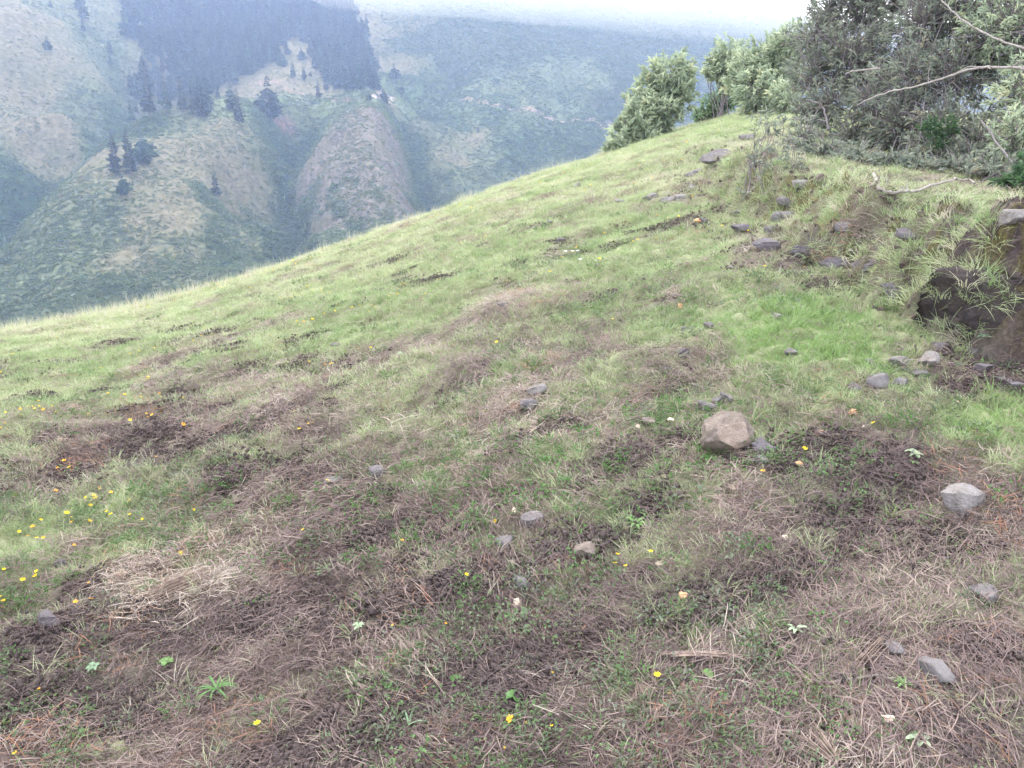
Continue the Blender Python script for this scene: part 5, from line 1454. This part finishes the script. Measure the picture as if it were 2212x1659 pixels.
# ------------------------------------------------------------------ weeds one can pick out
M_WEED = {k: simple_mat('weed_' + k, c, .5, .3) for k, c in {'bluish': (.24, .36, .22), 'green': (.11, .22, .07), 'pale': (.34, .42, .27), 'fresh': (.16, .28, .09)}.items()}
def weed(name, label, px, py, n, Lpx, Wpx, up, mat, seed, cat='weed', blade=False, az=None):
    g = np.random.default_rng(seed)
    p = gpt(px, py); t = p[1]; L, Wd = Lpx * t / FPX, Wpx * t / FPX
    e = empty(name, tuple(p)); tag(e, label, cat)
    for k in range(n):
        a = (k / n * 6.283 + g.normal(0, .25)) if az is None else g.normal(az, .9)
        l = L * g.uniform(.65, 1.1); w = Wd * g.uniform(.8, 1.2); u = up * g.uniform(.6, 1.3)
        seg = 7; rows = []
        for s in range(seg + 1):
            q = s / seg
            r_ = l * q; z = l * (u * q - (u * .75 + .12) * q * q) + .012
            ww = w * .5 * ((math.sin(math.pi * min(1, .08 + q * .92)) ** .6) if not blade else (1 - q) ** .5) + .0003
            c = np.array([math.cos(a) * r_, math.sin(a) * r_, z]); sd_ = np.array([-math.sin(a), math.cos(a), 0]) * ww
            rows += [c + sd_ + [0, 0, ww * .3], c, c - sd_ + [0, 0, ww * .3]]
        F = []
        for s in range(seg):
            b = s * 3; F += [(b, b + 1, b + 4, b + 3), (b + 1, b + 2, b + 5, b + 4)]
        link('leaf' if not blade else 'blade', mk_mesh('leaf', rows, F, M_WEED[mat], True), e)
    return e
weed('weed', 'green tuft with long wide drooping blades at the lower left', 468, 1498, 20, 58, 4.5, .8, 'green', 1, blade=True)
weed('weed', 'seedling with two big round toothed leaves, lower left', 362, 1437, 4, 22, 17, .8, 'fresh', 2)
weed('weed', 'dusty small leaved herb left of the round leaved seedling', 205, 1448, 7, 22, 11, .8, 'bluish', 3)
weed('weed', 'broad leaved weed at the bottom centre, left plant', 1112, 1512, 6, 26, 18, .8, 'green', 4)
weed('weed', 'single scalloped leaf weed at the bottom centre, right plant', 1178, 1522, 4, 20, 18, .7, 'green', 5)
weed('weed', 'pale rosette with spoon shaped leaves near the lower right corner', 1987, 1612, 6, 42, 13, 1.1, 'pale', 6)
weed('weed', 'jagged rosette among red brown soil right of the centre', 1372, 1140, 9, 32, 8, .9, 'fresh', 7)
weed('weed', 'upright pale leaved herb at the left of the lower right litter', 1718, 1372, 6, 30, 9, 1.6, 'pale', 8)
weed('weed', 'small ferny green herb below the purple slab', 1950, 1488, 10, 26, 6, 1.1, 'fresh', 9)
weed('weed', 'grey woolly herb in the straw left of the large pale stone', 1975, 990, 10, 24, 10, 1.0, 'pale', 10)
weed('weed', 'whitish leaved herb above the woolly one', 1968, 995, 5, 16, 8, 1.5, 'pale', 11)
weed('weed', 'round leaf weed alone at the lower left of centre', 625, 1618, 3, 18, 14, .5, 'bluish', 12)
weed('weed', 'blue green arching blades above the dark burrow', 884, 1575, 5, 62, 5, .9, 'bluish', 13, blade=True, az=.3)
weed('weed', 'silvery star of leaves in litter, foreground centre', 775, 1360, 8, 18, 7, .8, 'pale', 14)
weed('weed', 'whitish herb leaves in the middle grass', 865, 770, 6, 12, 6, .9, 'pale', 15)
weed('weed', 'spiky light green plant on the brow of the bank', 1975, 1008, 5, 12, 5, 1.0, 'fresh', 16)
weed('weed', 'broad bright leaf pair under the dry stalk', 1528, 1462, 4, 20, 16, .5, 'fresh', 17)
weed('weed', 'clover like green herbs beneath the boulder', 1530, 998, 16, 20, 12, .9, 'green', 18)
weed('weed', 'clover like green herbs at the right foot of the boulder', 1595, 1000, 12, 16, 10, .9, 'green', 19)
weed('weed', 'bluish spear leaved plant on the mossy bank', 2122, 735, 8, 20, 6, 1.5, 'bluish', 20)

TUFTS = [(808, 1310, 44, 'bent over bright tuft of grass, foreground centre', .9, 60), (590, 1345, 26, 'small round green tuft in the straw left of the bent tuft', .7, 40), (470, 1392, 26, 'yellow green tuft standing in brown litter at the left', .8, 45),
 (730, 1450, 34, 'flattened tuft with pale roots showing, lower left of centre', .4, 50), (875, 1480, 26, 'olive tuft at the edge of the bare soil, lower centre', .8, 40), (105, 1490, 44, 'loose green tuft near the bottom left corner', .8, 40),
 (548, 1235, 26, 'light green tuft beside the straw on the left', .8, 40), (745, 985, 26, 'fresh tuft above the square stone', .8, 40), (1365, 940, 22, 'round bright tuft above the dark hollow', .6, 50),
 (1660, 1490, 34, 'stiff green tuft left of the dry stalk end', 1.2, 30), (1760, 1480, 30, 'upright thin tuft left of the purple slab', 1.3, 26), (2060, 1460, 30, 'green tuft right of the purple slab', 1.0, 30),
 (1930, 1110, 36, 'green tuft leaning on the large pale stone', 1.1, 36), (2010, 1108, 30, 'low green tuft in front of the large pale stone', .9, 36), (1650, 1640, 34, 'fan shaped green tuft at the bottom right of centre', .9, 40),
 (1490, 1365, 40, 'bushy green tuft behind the weathered stick', 1.1, 45), (1640, 1150, 26, 'short green tuft in brown soil right of centre', .9, 36), (1850, 1640, 36, 'green tuft behind the pale rosette', 1.1, 34),
 (1960, 1620, 30, 'olive tuft right of the pale rosette', 1.2, 26), (2090, 1340, 28, 'thin tuft under the half buried blocky stone', 1.1, 30), (1300, 1075, 30, 'tall thin green tuft right of the wedge stone', 1.3, 30)]
M_TUFT = leaf_mat('tuft_blades', [(0, (.34, .32, .17)), (.5, (.20, .31, .09)), (1, (.13, .31, .05))], inst=False, trans=.4)
for i, (px, py, hp, lab, upr, nb) in enumerate(TUFTS):
    p = gpt(px, py); t = p[1]; h = hp * t / FPX * 1.25
    me = blade_mesh('grass_tuft', M_TUFT, nb, h * .28, h * upr, .0032, 1.1 / upr, 800 + i, 4, 0, .5)
    g2 = np.random.default_rng(i); at = me.attributes.new('tint', 'FLOAT', 'POINT'); at.data.foreach_set('value', np.repeat(g2.uniform(.1, .9, nb), 10).astype(np.float32))
    o = link('grass_tuft', me, None, tuple(p)); o.rotation_euler = (0, 0, i * 1.3)
    tag(o, lab, 'grass tuft', 'grass tufts one can pick out')

# dry stalk bundle and a dead fan of leaves
def strands(name, label, a, b, n, spread, w, seed, fan=False, cat='dry stalk'):
    g = np.random.default_rng(seed); A, B = gpt(*a), gpt(*b); L = np.linalg.norm(B - A); lines, rad = [], []
    side = norm(np.cross(B - A, [0, 0, 1.]))
    for i in range(n):
        s = g.normal(0, spread * L); s2 = s * (3.5 if fan else g.uniform(.6, 1.5)); z0 = abs(g.normal(0, spread * L * .7))
        t0, t1 = (0, g.uniform(.6, 1.1)) if fan else sorted((g.uniform(-.05, .5), g.uniform(.5, 1.1)))
        P = [A + (B - A) * q + side * (s + (s2 - s) * q) + np.array([0, 0, .012 + z0 * (1 + (fan * q)) + .25 * L * (.2 if fan else .12) * math.sin(math.pi * min(q, 1))]) for q in np.linspace(t0, t1, 5)]
        P[2] = P[2] + g.normal(0, L * .01, 3)
        lines.append(np.array(P) - A); rad.append(np.array([1, 1, .9, .7, .3]) * w * g.uniform(.6, 1.3))
    V, F = tubes(lines, rad, 4)
    o = link(name, mk_mesh(name, V, F, M_STALK, True), None, tuple(A)); return tag(o, label, cat)
M_STALK = plain_mat('dry_stalk', (.15, .105, .09), (.33, .25, .20), 40, .85, .4, .002)
strands('dry_stalk_bundle', 'thick frayed bundle of dry stalks lying at the lower right', (1435, 1425), (1592, 1428), 46, .028, .0022, 1)
strands('dead_leaf_fan', 'dead grey brown fan of stiff leaves at the bottom right', (1800, 1656), (1742, 1600), 34, .11, .0017, 2, True, 'dead plant')
strands('pine_needle_spray', 'orange dry needles bent over the small flat slab', (1845, 1450), (1912, 1378), 16, .05, .0012, 3, False, 'dry needles')
strands('pine_needle_spray', 'orange dry needles in the lower centre beside the lone yellow flower', (1378, 1490), (1395, 1528), 12, .12, .0011, 4, True, 'dry needles')
strands('straw_heap', 'pale heap of straw on the left', (330, 1300), (455, 1252), 110, .13, .0010, 5, False, 'straw heap')
print('done', round(time.time() - T0, 1))
